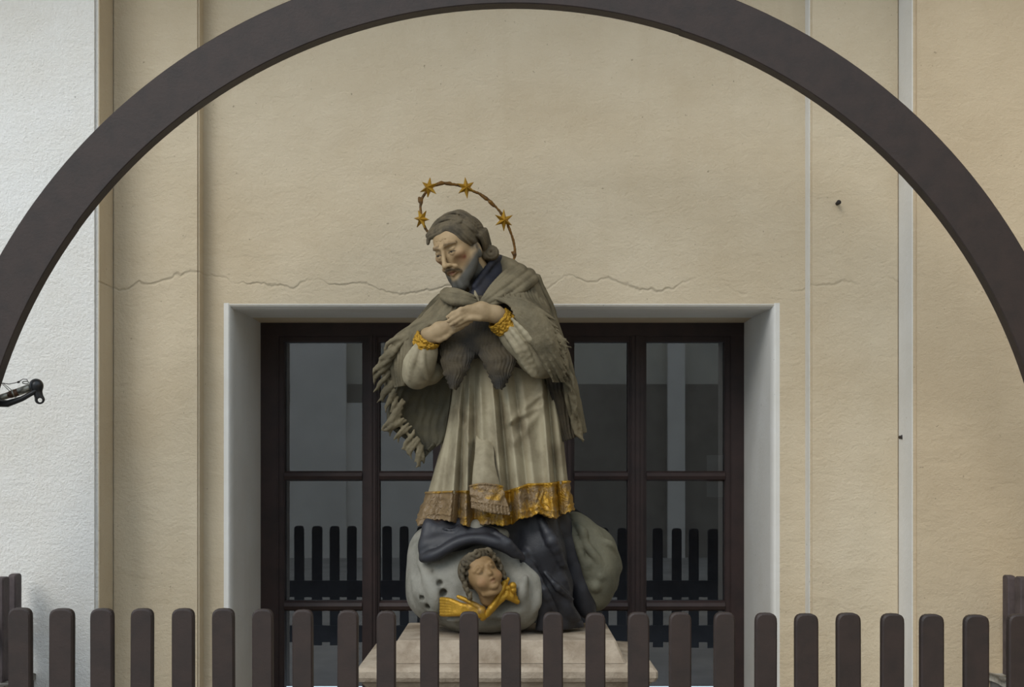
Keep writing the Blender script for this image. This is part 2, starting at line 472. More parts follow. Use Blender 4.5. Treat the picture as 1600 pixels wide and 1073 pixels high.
# plastered reveal: two jambs and the head, rounded towards the wall face
def reveal(name, prof_pts, z0, z1, mat):
    V, Fc = [], []
    for (x, y) in prof_pts: V += [(x, y, z0), (x, y, z1)]
    for i in range(len(prof_pts) - 1): Fc.append([2 * i, 2 * i + 1, 2 * i + 3, 2 * i + 2])
    return V, Fc
def jamb_prof(xo, xi, s):        # s=+1: opening lies to the right
    pts = []
    for i in range(9):
        a = i / 8 * math.pi / 2
        pts.append((xo - s * 0.002 + s * 0.016 * math.sin(a) , D_C - 0.003 + 0.05 * (1 - math.cos(a))))
    for i in range(1, 9):
        t = i / 8
        pts.append((xo + s * 0.014 + (xi - xo - s * 0.014) * t ** 1.2, D_C + 0.047 + (D_G - 0.03 - D_C - 0.047) * t))
    back = [(xi - s * 0.12, D_G - 0.03), (xo - s * 0.03, D_C + 0.2), (xo - s * 0.02, D_C + 0.0)]
    return pts + back
for nm, xo, xi, s in (('trim_3', ox0, ix0, 1), ('trim_4', ox1, ix1, -1)):
    pr = jamb_prof(xo, xi, s); n = len(pr)
    V = [(x, y, 0.0) for x, y in pr] + [(x, y, oz1 + 0.01) for x, y in pr]
    Fc = [[i, (i + 1) % n, n + (i + 1) % n, n + i] for i in range(n)] + [list(range(n))[::-1], list(range(n, 2 * n))]
    S(mesh(nm, V, Fc, M['jamb'], smooth=False))
hp = [(D_C - 0.002, oz1 + 0.004), (D_C + 0.004, oz1 - 0.004), (D_C + 0.03, oz1 - 0.012), (D_G - 0.03, iz1 + 0.004), (D_G - 0.03, oz1 + 0.1), (D_C + 0.05, oz1 + 0.1), (D_C + 0.02, oz1 + 0.03)]
n = len(hp)
V = [(ox0 - 0.01, y, z) for y, z in hp] + [(ox1 + 0.01, y, z) for y, z in hp]
S(mesh('trim_5', V, [[i, (i + 1) % n, n + (i + 1) % n, n + i] for i in range(n)] + [list(range(n))[::-1], list(range(n, 2 * n))], M['jamb'], smooth=False))
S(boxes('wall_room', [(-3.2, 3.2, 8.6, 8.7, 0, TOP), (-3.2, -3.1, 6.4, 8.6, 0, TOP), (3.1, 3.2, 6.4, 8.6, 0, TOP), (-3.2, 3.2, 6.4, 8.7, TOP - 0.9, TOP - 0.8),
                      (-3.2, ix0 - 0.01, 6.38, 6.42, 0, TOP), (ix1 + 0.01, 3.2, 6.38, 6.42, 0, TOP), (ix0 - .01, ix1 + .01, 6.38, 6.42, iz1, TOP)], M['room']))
# eaves of the house, well above the picture
S(boxes('ceiling', [(-6, 6, 4.35, 6.4, 4.2, 4.3)], M['planks']))
S(boxes('wall_side_blocker', [(3.3, 3.5, -2.5, 5.3, 0, TOP)], M['pier_r']))  # unseen wall added to keep light off the right side
# the house across the yard, seen only as a reflection in the panes
OPP = -8.0
S(boxes('wall_opposite', [(-9, 9, OPP - 0.3, OPP, 0, 2.75)], M['facade']))
S(boxes('wall_opposite_upper', [(-9, 9, OPP - 0.3, OPP, 2.75, 5.0)], M['facade3']))
for k, (a, b) in enumerate(((-3.5, -2.62), (2.46, 2.73), (-6.2, -5.4))):
    S(boxes('trim_%d' % (6 + k), [(a, b, OPP, OPP + 0.12, 0, 4.9)], M['facade2']))
S(boxes('wall_opposite_plinth', [(-9, -1.1, OPP, OPP + 0.05, 0, 2.45)], M['facade2']))

# window: dark timber frame, three rows of panes in five bays
win = S(empty('window_1', (0, D_G, iz0)))
zr = [za(y, D_G) for y in (743.5, 945.5)]
fo = 0.115
fx0, fx1 = xa(446, D_G), xa(1131, D_G)
fz1 = za(535, D_G); fz0 = iz0 + 0.12
boxes('frame_side', [(ix0 - 0.06, fx0 - 0.025, D_G - 0.045, D_G + 0.05, iz0, iz1 + 0.05)], M['fwood'], win, 0.004)
boxes('frame_side', [(fx1 + 0.025, ix1 + 0.06, D_G - 0.045, D_G + 0.05, iz0, iz1 + 0.05)], M['fwood'], win, 0.004)
boxes('frame_head', [(ix0 - 0.06, ix1 + 0.06, D_G - 0.047, D_G + 0.05, fz1 + 0.025, iz1 + 0.05)], M['fwood'], win, 0.004)
boxes('frame_sill', [(ix0 - 0.06, ix1 + 0.06, D_G - 0.05, D_G + 0.05, iz0 - 0.02, fz0)], M['fwood'], win, 0.004)
bays = [(446, 567), (594, 677), (706, 866), (897, 980), (1009, 1131)]
for i in range(4):
    x0, x1 = xa(bays[i][1], D_G), xa(bays[i + 1][0], D_G)
    boxes('mullion', [(x0 + 0.012, x1 - 0.012, D_G - 0.05, D_G + 0.045, fz0 - 0.02, fz1 + 0.03)], M['fwood'], win, 0.006)
    xm = (x0 + x1) / 2
    boxes('cover_bead', [(xm - 0.012, xm + 0.012, D_G - 0.058, D_G - 0.045, fz0 - 0.02, fz1 + 0.03)], M['fwood'], win, 0.004)
rows = [(zr[0] + 0.024, fz1), (zr[1] + 0.024, zr[0] - 0.024), (fz0, zr[1] - 0.024)]
for (pa, pb) in bays:
    x0, x1 = xa(pa, D_G), xa(pb, D_G)
    boxes('sash', [(x0 - 0.03, x0, D_G - 0.032, D_G + 0.03, fz0 - 0.01, fz1 + 0.03), (x1, x1 + 0.03, D_G - 0.032, D_G + 0.03, fz0 - 0.01, fz1 + 0.03),
                   (x0 - 0.03, x1 + 0.03, D_G - 0.031, D_G + 0.03, fz1, fz1 + 0.03), (x0 - 0.03, x1 + 0.03, D_G - 0.031, D_G + 0.03, fz0 - 0.03, fz0)], M['fwood'], win, 0.004)
    for z in zr:
        # glazing bar with a rounded nose
        pr = [(0.024, 0.02), (0.024, -0.02), (0.016, -0.036), (0.0, -0.044), (-0.016, -0.036), (-0.024, -0.02), (-0.024, 0.02)]
        V = [(x, D_G + dy, z + dz) for x in (x0, x1) for dz, dy in pr]; n = len(pr)
        mesh('glazing_bar', V, [[i, (i + 1) % n, n + (i + 1) % n, n + i] for i in range(n)] + [list(range(n)), list(range(n, 2 * n))[::-1]], M['fwood'], win, False)
    for (z0, z1) in rows:
        V = [(x0 - 0.005, D_G + 0.004, z0 - 0.005), (x1 + 0.005, D_G + 0.004, z0 - 0.005), (x1 + 0.005, D_G + 0.004, z1 + 0.005), (x0 - 0.005, D_G + 0.004, z1 + 0.005)]
        mesh('pane', V, [[0, 1, 2, 3]], M['glass'], win, False)
# two paper notices hung just inside the glass
for k, (y0, y1, t) in enumerate(((711, 736, 'upper'), (752, 776, 'lower'))):
    b = (xa(1104, D_G + .02), xa(1130, D_G + .02), D_G + 0.012, D_G + 0.014, za(y1, D_G + .02), za(y0, D_G + .02))
    tag(boxes('paper_notice', [b], M['paper'], org=((b[0] + b[1]) / 2, b[2], b[4])),
        'small pale paper notice behind the glass, just %s the glazing bar' % ('above' if k == 0 else 'below'), 'notice')

# ------------------------------------------------------------------ timber arch
D_A = 4.50
arch = empty('timber_arch', (0, D_A + 0.03, 0.667))
tag(arch, 'wide dark brown semicircular timber arch on posts above the picket fence', 'arch')
SF = F / D_A
acx, acz = xa(801.5, D_A), za(854, D_A)
Ri, Ro = 849 / SF, 923 / SF
nseg = 5
for s_ in range(nseg):
    a0, a1 = math.pi * s_ / nseg, math.pi * (s_ + 1) / nseg
    m_ = 25; V = []; Fc = []
    ri, ro = Ri + random.uniform(-.002, .002), Ro + random.uniform(-.002, .002)
    ring = [(ri + .003, D_A), (ro - .003, D_A), (ro, D_A + .003), (ro, D_A + .057), (ro - .003, D_A + .06), (ri + .003, D_A + .06), (ri, D_A + .057), (ri, D_A + .003)]
    for i in range(m_):
        a = a0 + (a1 - a0) * i / (m_ - 1)
        for r, y in ring: V.append((acx - r * math.cos(a), y, acz + r * math.sin(a)))
    for i in range(m_ - 1):
        for j in range(8):
            Fc.append([i * 8 + j, i * 8 + (j + 1) % 8, (i + 1) * 8 + (j + 1) % 8, (i + 1) * 8 + j])
    Fc += [list(range(8))[::-1], [(m_ - 1) * 8 + j for j in range(8)]]
    mesh('arch_segment', V, Fc, M['wood'], arch, False)
for s_ in (-1, 1):
    x0, x1 = sorted((acx + s_ * Ri, acx + s_ * Ro))
    boxes('post', [(x0, x1, D_A, D_A + 0.06, 0.667, acz + 0.002)], M['wood'], arch, 0.005)

# ------------------------------------------------------------------ picket fences
def picket_geo(w, h, t):
    """flat picket with a rounded, slightly eased top; base at z=0"""
    out = [(-w / 2, 0.0), (w / 2, 0.0)]
    for i in range(11):
        a = math.pi * i / 10
        cx = math.copysign(abs(math.cos(a)) ** 0.62, math.cos(a))
        out.append((w / 2 * cx, h - w * 0.42 + w * 0.42 * math.sin(a) ** 0.75))
    n = len(out); e = 0.0045
    def inset(k):
        c = (0, h * 0.5)
        return [(x * (1 - 2 * k / w), z - (k if z > h * 0.5 else -k) ) for x, z in out]
    i2 = inset(e)
    V = [(x, -t / 2, z) for x, z in i2] + [(x, -t / 2 + e, z) for x, z in out] + [(x, t / 2 - e, z) for x, z in out] + [(x, t / 2, z) for x, z in i2]
    Fc = [list(range(n)), [3 * n + i for i in range(n)][::-1]]
    for L in range(3):
        for i in range(n): Fc.append([L * n + i, (L + 1) * n + i, (L + 1) * n + (i + 1) % n, L * n + (i + 1) % n])
    return V, Fc
ph = 0.80
pk_me = {}
def picket(parent, loc, w, h, rz=0.0, ry=0.0, mat='wood'):
    """loc = base centre in world coordinates"""
    key = mat
    if key not in pk_me:
        V, Fc = picket_geo(0.066, ph, 0.03)
        me = bpy.data.meshes.new('picket'); me.from_pydata(V, [], Fc); me.materials.append(M[mat]); pk_me[key] = me
    o = bpy.data.objects.new('picket', pk_me[key])
    o.parent = parent
    o.location = Vector(loc) - parent.location
    o.rotation_euler = (0, ry, rz)
    o.scale = (w / 0.066, 1, h / ph)
    COL.objects.link(o)
    return o
fr_y0 = D_F + 0.02
fence = empty('picket_fence', (0, fr_y0, 0))
tag(fence, 'long dark brown picket fence with rounded tops in front of the statue', 'fence')
tops = [(13, 48, 950), (75, 112, 951), (141, 176, 951), (202, 236, 951), (268, 302, 951), (332, 366, 951), (394, 426, 952), (457.5, 489, 953),
        (526, 558, 954), (588, 617.5, 955), (656.5, 686, 956), (719, 749, 956), (784, 815, 957), (849, 880, 957), (915, 946, 958), (982.5, 1015.5, 957),
        (1046, 1080, 957), (1116.5, 1149, 957), (1180, 1213.5, 958), (1244, 1280, 959), (1310, 1347, 958), (1378, 1413, 959), (1440, 1476, 960), (1508, 1546, 961), (1577, 1612, 960)]
fr_y = D_F + 0.02
for (a, b, y) in tops:
    d = fr_y - 0.015
    x = xa((a + b) / 2, d); zt = za(y, d)
    picket(fence, (x, fr_y, zt - ph), (b - a) * d / F, ph, random.uniform(-.03, .03), random.uniform(-.004, .004))
for q in range(1, 4):
    picket(fence, (xa(29 - 65 * q, fr_y), fr_y, za(950, fr_y) - ph), 0.066, ph)
    picket(fence, (xa(1594 + 65 * q, fr_y), fr_y, za(961, fr_y) - ph), 0.066, ph)
for z in (0.66, 0.36):
    boxes('rail', [(-1.92, 1.92, fr_y + 0.018, fr_y + 0.058, z - 0.055, z + 0.055)], M['wood'], fence, 0.004)

def side_fence(sg, label):
    root = empty('picket_fence', (sg * 1.965, 4.6, 0.66))
    tag(root, label, 'fence')
    d = D_P - 0.10; k = 0
    x = sg * 1.965
    while d > D_F + 0.12:
        zt = CAMZ - 0.44 + random.uniform(-.004, .004)
        if abs(d - 4.53) > 0.075: picket(root, (x, d, 0.66), 0.066, zt - 0.66, math.pi / 2 + random.uniform(-.02, .02), 0, 'greywood')
        d -= 0.122
    boxes('rail', [(min(x + sg * .02, x + sg * .055), max(x + sg * .02, x + sg * .055), D_F + 0.1, D_P - 0.01, z - 0.035, z + 0.035) for z in (0.86,)], M['greywood'], root, 0.004) if False else None
    for ya, yb in ((D_F + 0.1, 4.49), (4.57, D_P - 0.01)):
        boxes('rail', [(min(x + sg * .016, x + sg * .05), max(x + sg * .016, x + sg * .05), ya, yb, 0.82, 0.89)], M['greywood'], root, 0.004)
    # low wall that carries it
    kb = empty('low_wall', (sg * 2.1, 4.5, 0))
    tag(kb, 'low dark stone wall under the side fence %s' % ('at the pale pier' if sg < 0 else 'at the tan plaster pier'), 'low wall')
    xs = sorted((sg * 1.925, sg * 2.27))
    boxes('wall_body', [(xs[0], xs[1], D_F + 0.06, D_P, 0, 0.632)], M['kerb'], kb, 0.006)
    # uneven mortar capping
    nu, nv = 60, 9
    y_, x_ = np.meshgrid(np.linspace(D_F + 0.06, D_P, nu), np.linspace(xs[0] - 0.012, xs[1] + 0.012, nv), indexing='ij')
    G = np.stack([x_, y_, np.full_like(x_, 0.655)], -1)
    G[..., 2] += 0.012 * vnoise(G, 14) + 0.006 * vnoise(G, 37); G[..., 0] += 0.01 * vnoise(G + 5, 20)
    B = G.copy(); B[..., 2] = 0.628
    V = np.concatenate([G.reshape(-1, 3), B.reshape(-1, 3)]); n = nu * nv
    loop = np.array([i * nv for i in range(nu)] + [(nu - 1) * nv + j for j in range(1, nv)] + [i * nv + nv - 1 for i in range(nu - 2, -1, -1)] + [j for j in range(nv - 2, 0, -1)])
    nx = np.roll(loop, -1)
    Fc = np.concatenate([grid_faces(nu, nv, 0, True), grid_faces(nu, nv, n), np.c_[loop, nx, nx + n, loop + n]])
    mesh('capping', V, Fc, M['kerb_top'], kb, False)
side_fence(-1, 'short grey picket fence on a low wall running to the pale pier')
side_fence(1, 'short brown picket fence on a low wall running to the tan plaster pier')

# ------------------------------------------------------------------ pedestal
ped = empty('stone_pedestal', (-0.02, 4.99, 0))
tag(ped, 'pale sandstone pedestal with moulded cornice carrying the statue', 'pedestal')
def rect_loft(name, prof, cx, cy, hx, hy, mat, parent):
    """stack of rectangles: prof = (outset, z)"""
    V, Fc = [], []
    for o_, z in prof:
        c = 0.008
        X, Y = hx + o_, hy + o_
        V += [(cx + sx * (X - (c if k else 0)), cy + sy * (Y - (0 if k else c)), z) for sx, sy, k in
              ((-1, -1, 0), (-1, -1, 1), (1, -1, 1), (1, -1, 0), (1, 1, 0), (1, 1, 1), (-1, 1, 1), (-1, 1, 0))]
    n = len(prof)
    for i in range(n - 1):
        for j in range(8): Fc.append([i * 8 + j, i * 8 + (j + 1) % 8, (i + 1) * 8 + (j + 1) % 8, (i + 1) * 8 + j])
    Fc += [list(range(8))[::-1], [(n - 1) * 8 + j for j in range(8)]]
    return mesh(name, V, Fc, mat, parent, False)
pz = 0.845
rect_loft('top_block', [(0.035, 0.765), (0.03, 0.775), (0.004, pz - 0.012), (0.0, pz - 0.003), (-0.004, pz)], -0.02, 4.99, 0.405, 0.26, M['stone'], ped)
rect_loft('cornice', [(-0.10, 0.56), (-0.09, 0.60), (-0.04, 0.62), (-0.035, 0.64), (-0.03, 0.66), (0.0, 0.70), (0.012, 0.705), (0.02, 0.72), (0.02, 0.742), (0.008, 0.755), (-0.08, 0.772)], -0.02, 4.99, 0.53, 0.33, M['stone'], ped)
rect_loft('shaft', [(0, 0.18), (0, 0.57)], -0.02, 4.99, 0.42, 0.25, M['stone'], ped)
rect_loft('base', [(0.1, 0.0), (0.1, 0.12), (0.06, 0.15), (0.0, 0.19)], -0.02, 4.99, 0.42, 0.22, M['stone'], ped)

# ------------------------------------------------------------------ the statue
statue = empty('saint_statue', P(785, 985, 0.0))
tag(statue, 'painted stone statue of a bowing haloed priest, hands crossed on chest, standing on a cloud', 'statue')
PP = lambda L: [P(*p) for p in L]

def rotm(yaw, pitch, roll):
    a, b, c = (math.radians(v) for v in (yaw, pitch, roll))
    return np.array(Matrix.Rotation(c, 3, 'Y') @ Matrix.Rotation(a, 3, 'Z') @ Matrix.Rotation(b, 3, 'X'))

# ---- head and neck (local axes: face towards -y)
HR = rotm(-35, 22, -12)
HC = P(692.5, 418, -0.20) - HR @ np.array([0, -0.137, -0.035])
def to_head(p): return HR.T @ (np.asarray(p) - HC)
hd = SDF((-0.125, -0.17, -0.20), (0.125, 0.16, 0.13), 0.0025)
hd.ell((0, 0.028, 0.030), (0.078, 0.100, 0.074))
hd.ell((0, -0.018, 0.045), (0.060, 0.058, 0.040), 0.03)
hd.ell((0, -0.034, -0.030), (0.064, 0.064, 0.092), 0.03)
hd.cap((0, 0.03, -0.06), (0, 0.065, -0.22), 0.052, 0.058, 0.03)
for s in (-1, 1):
    hd.cap((s * 0.050, 0.0, -0.050), (s * 0.020, -0.068, -0.105), 0.024, 0.02, 0.025)
    hd.ell((s * 0.044, -0.066, -0.012), (0.020, 0.018, 0.015), 0.02)
    hd.ell((s * 0.031, -0.110, 0.006), (0.022, 0.024, 0.0145), 0.010, cut=True)
    hd.ell((s * 0.040, -0.088, -0.052), (0.018, 0.012, 0.022), 0.02, cut=True)
    hd.chain([(s * 0.010, -0.094, 0.030), (s * 0.030, -0.093, 0.036), (s * 0.052, -0.074, 0.028)], [0.0038, 0.0048, 0.003], 0.014)
    hd.ell((s * 0.031, -0.0775, 0.004), 0.0138, 0.002)
    hd.ell((s * 0.031, -0.0770, 0.0125), (0.0165, 0.0160, 0.0085), 0.004)
    hd.chain([(s * 0.017, -0.087, 0.003), (s * 0.031, -0.0900, -0.006), (s * 0.046, -0.081, 0.003)], [0.0016, 0.002, 0.0016], 0.005, smooth=3)
    hd.ell((s * 0.0105, -0.114, -0.037), (0.0068, 0.010, 0.0065), 0.006)
    hd.chain([(s * 0.015, -0.108, -0.040), (s * 0.028, -0.098, -0.052), (s * 0.033, -0.088, -0.070)], [0.004, 0.006, 0.004], 0.012)
    hd.ell((s * 0.079, 0.006, -0.038), (0.011, 0.021, 0.032), 0.006, R=rotm(0, -10, 0))
    hd.ell((s * 0.091, 0.002, -0.032), (0.008, 0.010, 0.015), 0.006, cut=True)
hd.cap((0, -0.086, 0.028), (0, -0.124, -0.030), 0.0068, 0.0085, 0.012)
hd.ell((0, -0.1265, -0.036), (0.0088, 0.0090, 0.0080), 0.006)
for s in (-1, 1): hd.ell((s * 0.007, -0.122, -0.045), (0.0025, 0.005, 0.003), 0.003, cut=True)
# lips, moustache, beard
hd.chain([(-0.021, -0.093, -0.069), (-0.006, -0.1045, -0.0635), (0, -0.104, -0.065), (0.006, -0.1045, -0.0635), (0.021, -0.093, -0.069)], [0.003, 0.005, 0.0045, 0.005, 0.003], 0.005)
hd.chain([(-0.019, -0.092, -0.0755), (0, -0.103, -0.0785), (0.019, -0.092, -0.0755)], [0.003, 0.006, 0.003], 0.005)
hd.chain([(-0.019, -0.101, -0.0705), (0, -0.111, -0.0712), (0.019, -0.101, -0.0705)], [0.0016, 0.003, 0.0016], 0.002, cut=True)
for s in (-1, 1):
    hd.chain([(s * 0.002, -0.1075, -0.053), (s * 0.016, -0.102, -0.0585), (s * 0.032, -0.085, -0.078)], [0.005, 0.0065, 0.0035], 0.005, smooth=3)
    hd.chain([(s * 0.063, -0.002, -0.030), (s * 0.054, -0.034, -0.080), (s * 0.022, -0.074, -0.118)], [0.010, 0.014, 0.016], 0.016, smooth=3)
    hd.chain([(s * 0.010, -0.092, -0.112), (s * 0.013, -0.098, -0.134), (s * 0.006, -0.090, -0.152)], [0.014, 0.013, 0.006], 0.006, smooth=3)
    hd.chain([(s * 0.026, -0.076, -0.112), (s * 0.024, -0.080, -0.134), (s * 0.012, -0.080, -0.146)], [0.013, 0.010, 0.005], 0.006, smooth=3)
hd.ell((0, -0.086, -0.100), (0.020, 0.014, 0.016), 0.012)
# frown furrows on the brow
for k, z in enumerate((0.050, 0.061, 0.072)):
    hd.chain([(-0.03, -0.072, z), (-0.012, -0.080, z + 0.004), (0.0, -0.082, z - 0.001), (0.012, -0.080, z + 0.004), (0.03, -0.072, z)], [0.0008] * 5, 0.003, cut=True, smooth=2)
hV, hF = hd.mesh(); hV = relax(hV, hF, 1, 0.35)
x, y, z = hV.T
SK = np.array(lin(166, 141, 106)); colr = np.tile(SK, (len(hV), 1))
def blend(c, w, rgb):
    w = np.clip(w, 0, 1)[:, None]; return c * (1 - w) + w * np.array(rgb)
g3 = lambda cx, cy, cz, r: np.exp(-(((x - cx) / r) ** 2 + ((y - cy) / r) ** 2 + ((z - cz) / r) ** 2))
for s in (-1, 1):
    colr = blend(colr, 0.5 * g3(s * 0.052, -0.072, -0.030, 0.024), lin(146, 86, 62))
    colr = blend(colr, 1.0 * g3(s * 0.056, -0.062, -0.034, 0.008), lin(120, 58, 44))
jawline = np.clip((-0.066 - z + 0.55 * np.clip(np.abs(x) - 0.030, 0, 1) + 0.25 * np.clip(y + 0.07, -1, 1)) / 0.026, 0, 1) * (y < 0.03)
mouthz = np.exp(-((x / 0.024) ** 2 + ((z + 0.082) / 0.020) ** 2) ** 2)
beard = np.clip(jawline - mouthz * 1.2, 0, 1) * (y < 0.01 + 0.25 * np.clip(-0.05 - z, 0, 1))
sideburn = np.exp(-(((y - 0.0) / 0.016) ** 2)) * np.clip((np.abs(x) - 0.05) / 0.008, 0, 1) * (z < 0.01)
colr = blend(colr, np.maximum(beard, 0.8 * sideburn), lin(78, 76, 70))
must = np.exp(-(((z + 0.056 + 0.30 * np.clip(np.abs(x) - 0.012, 0, 1) * 2) / 0.0075) ** 2)) * (np.abs(x) < 0.036) * (y < -0.078)
colr = blend(colr, 0.9 * must, lin(70, 60, 48))
lip = np.exp(-(((z + 0.071) / 0.009) ** 2 + (x / 0.019) ** 2) ** 1.5) * (y < -0.088)
colr = blend(colr, 0.85 * lip, lin(124, 70, 54))
for s in (-1, 1):
    colr = blend(colr, 0.8 * np.exp(-(((z - 0.037 + 0.4 * np.clip(np.abs(x) - 0.032, 0, 1)) / 0.005) ** 2)) * ((s * x > 0.010) & (s * x < 0.055) & (y < -0.06)), lin(96, 78, 56))
    eye = ((x - s * 0.031) ** 2 + (y + 0.0775) ** 2 + (z - 0.004) ** 2) < 0.0145 ** 2
    colr = blend(colr, 0.7 * eye, lin(128, 116, 96))
    colr = blend(colr, 0.95 * (eye & (((x - s * 0.031 + 0.004) ** 2 + (z + 0.001) ** 2) < 0.0072 ** 2)), lin(30, 25, 23))
    colr = blend(colr, 0.8 * ((np.abs(x - s * 0.031) < 0.016) & (y < -0.078) & (np.abs(z - 0.0045 + 14 * (x - s * 0.031) ** 2) < 0.0022)), lin(44, 36, 30))
hVw = hV @ HR.T + HC

# ---- torso core, forearms and hands, in one grid
bd = SDF(P(625, 650, -0.33) - 0.02, np.array([P(890, 400, 0.15)[0] + .02, SD + 0.16, P(625, 415, 0)[2]]), 0.0042)
bd.chain(PP([(785, 640, 0.02), (778, 570, 0.0), (772, 500, -0.02), (768, 450, -0.01), (748, 428, -0.03)]), [0.10, 0.12, 0.11, 0.05, 0.04], 0.05)
hand_k = 0.008
bd.chain(PP([(836, 545, -0.15), (846, 520, -0.04), (810, 470, 0.0)]), [0.045, 0.05, 0.06], 0.03)
bd.chain(PP([(646, 580, -0.14), (668, 545, -0.04), (720, 490, 0.0)]), [0.034, 0.045, 0.06], 0.03)
# his left hand, lying over the other
bd.chain(PP([(836, 540, -0.17), (800, 505, -0.21), (776, 491, -0.235)]), [0.045, 0.034, 0.027], 0.02)
bd.chain(PP([(776, 487, -0.238), (752, 482, -0.258), (731, 484, -0.265)]), [0.022, 0.0235, 0.017], 0.02)
bd.chain(PP([(774, 496, -0.235), (755, 491, -0.252), (735, 492, -0.262)]), [0.021, 0.021, 0.015], 0.02)
fr_ = [0.0105, 0.0098, 0.0088, 0.0065]
bd.chain(PP([(734, 481, -0.268), (720, 484, -0.285), (708, 490, -0.288), (699, 495, -0.280)]), fr_, hand_k)
bd.chain(PP([(731, 486, -0.270), (717, 491, -0.289), (708, 497, -0.290), (700, 502, -0.282)]), fr_, 0.003)
bd.chain(PP([(733, 491, -0.268), (720, 497, -0.286), (711, 503, -0.287), (704, 507.5, -0.280)]), fr_, 0.003)
bd.chain(PP([(738, 495, -0.264), (726, 500, -0.278), (718, 505, -0.279), (711, 509, -0.272)]), [0.0095, 0.009, 0.008, 0.006], 0.003)
bd.chain(PP([(764, 494, -0.250), (750, 497, -0.268), (737, 497, -0.276), (727, 498, -0.276)]), [0.014, 0.0115, 0.0095, 0.007], 0.006)
# his right hand, underneath
bd.chain(PP([(646, 580, -0.15), (657, 550, -0.19), (668, 525, -0.215)]), [0.034, 0.032, 0.027], 0.02)
bd.chain(PP([(668, 522, -0.22), (686, 513, -0.238), (703, 506, -0.246)]), [0.021, 0.022, 0.016], 0.02)
bd.chain(PP([(672, 529, -0.218), (688, 521, -0.234), (701, 513, -0.243)]), [0.020, 0.019, 0.014], 0.02)
bd.chain(PP([(701, 504, -0.250), (714, 501, -0.258), (725, 499, -0.258), (736, 499, -0.252)]), fr_, hand_k)
bd.chain(PP([(701, 509, -0.250), (714, 506, -0.262), (726, 503, -0.262), (737, 502, -0.255)]), fr_, 0.003)
bd.chain(PP([(700, 514, -0.247), (712, 512, -0.260), (722, 508.5, -0.262), (731, 506, -0.256)]), fr_, 0.003)
bd.chain(PP([(696, 519, -0.242), (707, 518, -0.250), (716, 514, -0.252), (724, 511, -0.247)]), [0.0095, 0.009, 0.008, 0.006], 0.003)
bd.chain(PP([(676, 530, -0.228), (687, 531, -0.240), (696, 527, -0.246), (703, 523, -0.246)]), [0.013, 0.0105, 0.009, 0.007], 0.006)
bV, bF = bd.mesh(); bV = relax(bV, bF, 1, 0.35)
bcol = np.tile(np.array(lin(160, 138, 106)), (len(bV), 1))
BV, BF = join_geo((hVw, hF), (bV, bF))
mesh('body', BV, BF, M['skin'], statue, True, np.concatenate([colr, bcol]))

# ---- hair: swept-back waves and a rolled curl at the nape
hr = SDF((-0.15, -0.15, -0.14), (0.13, 0.20, 0.15), 0.0025)
EC, ER = np.array([0, 0.040, 0.034]), np.array([0.084, 0.104, 0.078])
hr.ell(EC, ER)
hr.ell((0, -0.122, -0.022), (0.066, 0.075, 0.088), 0.006, cut=True)
for s in (-1, 1): hr.ell((s * 0.075, -0.070, -0.050), (0.05, 0.075, 0.085), 0.008, cut=True)
hr.ell((0, 0.02, -0.14), (0.12, 0.12, 0.10), 0.01, cut=True)
def on_hair(px_, py_, lift):
    """the head-local point where the sight line meets the hair mass, lifted outwards"""
    o = to_head(np.array([0, 0, CAMZ])); d = HR.T @ (W(px_, py_, 5.0) - np.array([0, 0, CAMZ]))
    o2, d2 = (o - EC) / ER, d / ER
    A, B_, C = d2 @ d2, o2 @ d2, o2 @ o2 - 1
    disc = B_ * B_ - A * C
    t = (-B_ - math.sqrt(disc)) / A if disc > 0 else -B_ / A
    p = o + t * d; n_ = (p - EC) / ER ** 2; n_ /= np.linalg.norm(n_)
    return p + n_ * lift
def strand(path, r0, lift=0.004, k=0.0025, wav=0.0, ph0=0.0):
    pts = crom(np.array([on_hair(x_, y_, lift + wav * math.sin(i * 2.3 + ph0)) for i, (x_, y_) in enumerate(path)]), 4 * len(path))
    t = np.linspace(0, 1, len(pts)); hr.chain(pts, r0 * (0.45 + 0.65 * np.sin(np.clip(t * 0.9 + 0.1, 0, 1) * math.pi) ** 0.7), k)
# long waves from the brow over the crown and down behind the ear
top = [(671, 366), (684, 346), (703, 335), (722, 334), (740, 345), (752, 361), (758, 376)]
low = [(673, 373), (686, 368), (698, 361), (711, 366), (724, 377), (735, 385), (745, 393)]
for j in range(13):
    f = j / 12
    path = []
    for i in range(7):
        a_, c_ = np.array(top[i]), np.array(low[i])
        w_ = 2.4 * math.sin(i * 1.5 + j * 0.55) * (0.3 + 0.7 * i / 6)
        path.append(tuple(a_ + (c_ - a_) * f + np.array([w_ * 0.5, w_])))
    strand(path, 0.0056, 0.005 + 0.006 * ((j * 7) % 3) / 2, 0.0012, 0.0022, j)
# the roll along the hairline
strand([(675, 371), (682, 363), (692, 357), (704, 356), (714, 361)], 0.0105, 0.006)
strand([(677, 366), (686, 360), (698, 356), (708, 359)], 0.0090, 0.008)
strand([(671, 380), (673, 372), (682, 369), (690, 366), (698, 360), (708, 364), (718, 373), (728, 381)], 0.0085, 0.006)
strand([(675, 368), (686, 363), (697, 356), (709, 359), (720, 368), (731, 377)], 0.0075, 0.010)
strand([(676, 364), (688, 356), (700, 352), (712, 352), (720, 348), (718, 343)], 0.0075, 0.012)
strand([(706, 356), (718, 360), (728, 370), (738, 377), (748, 384)], 0.0080, 0.012)
strand([(716, 345), (730, 352), (740, 363), (748, 376)], 0.0075, 0.012)
strand([(735, 388), (742, 391), (750, 392), (757, 388)], 0.0115, 0.010)
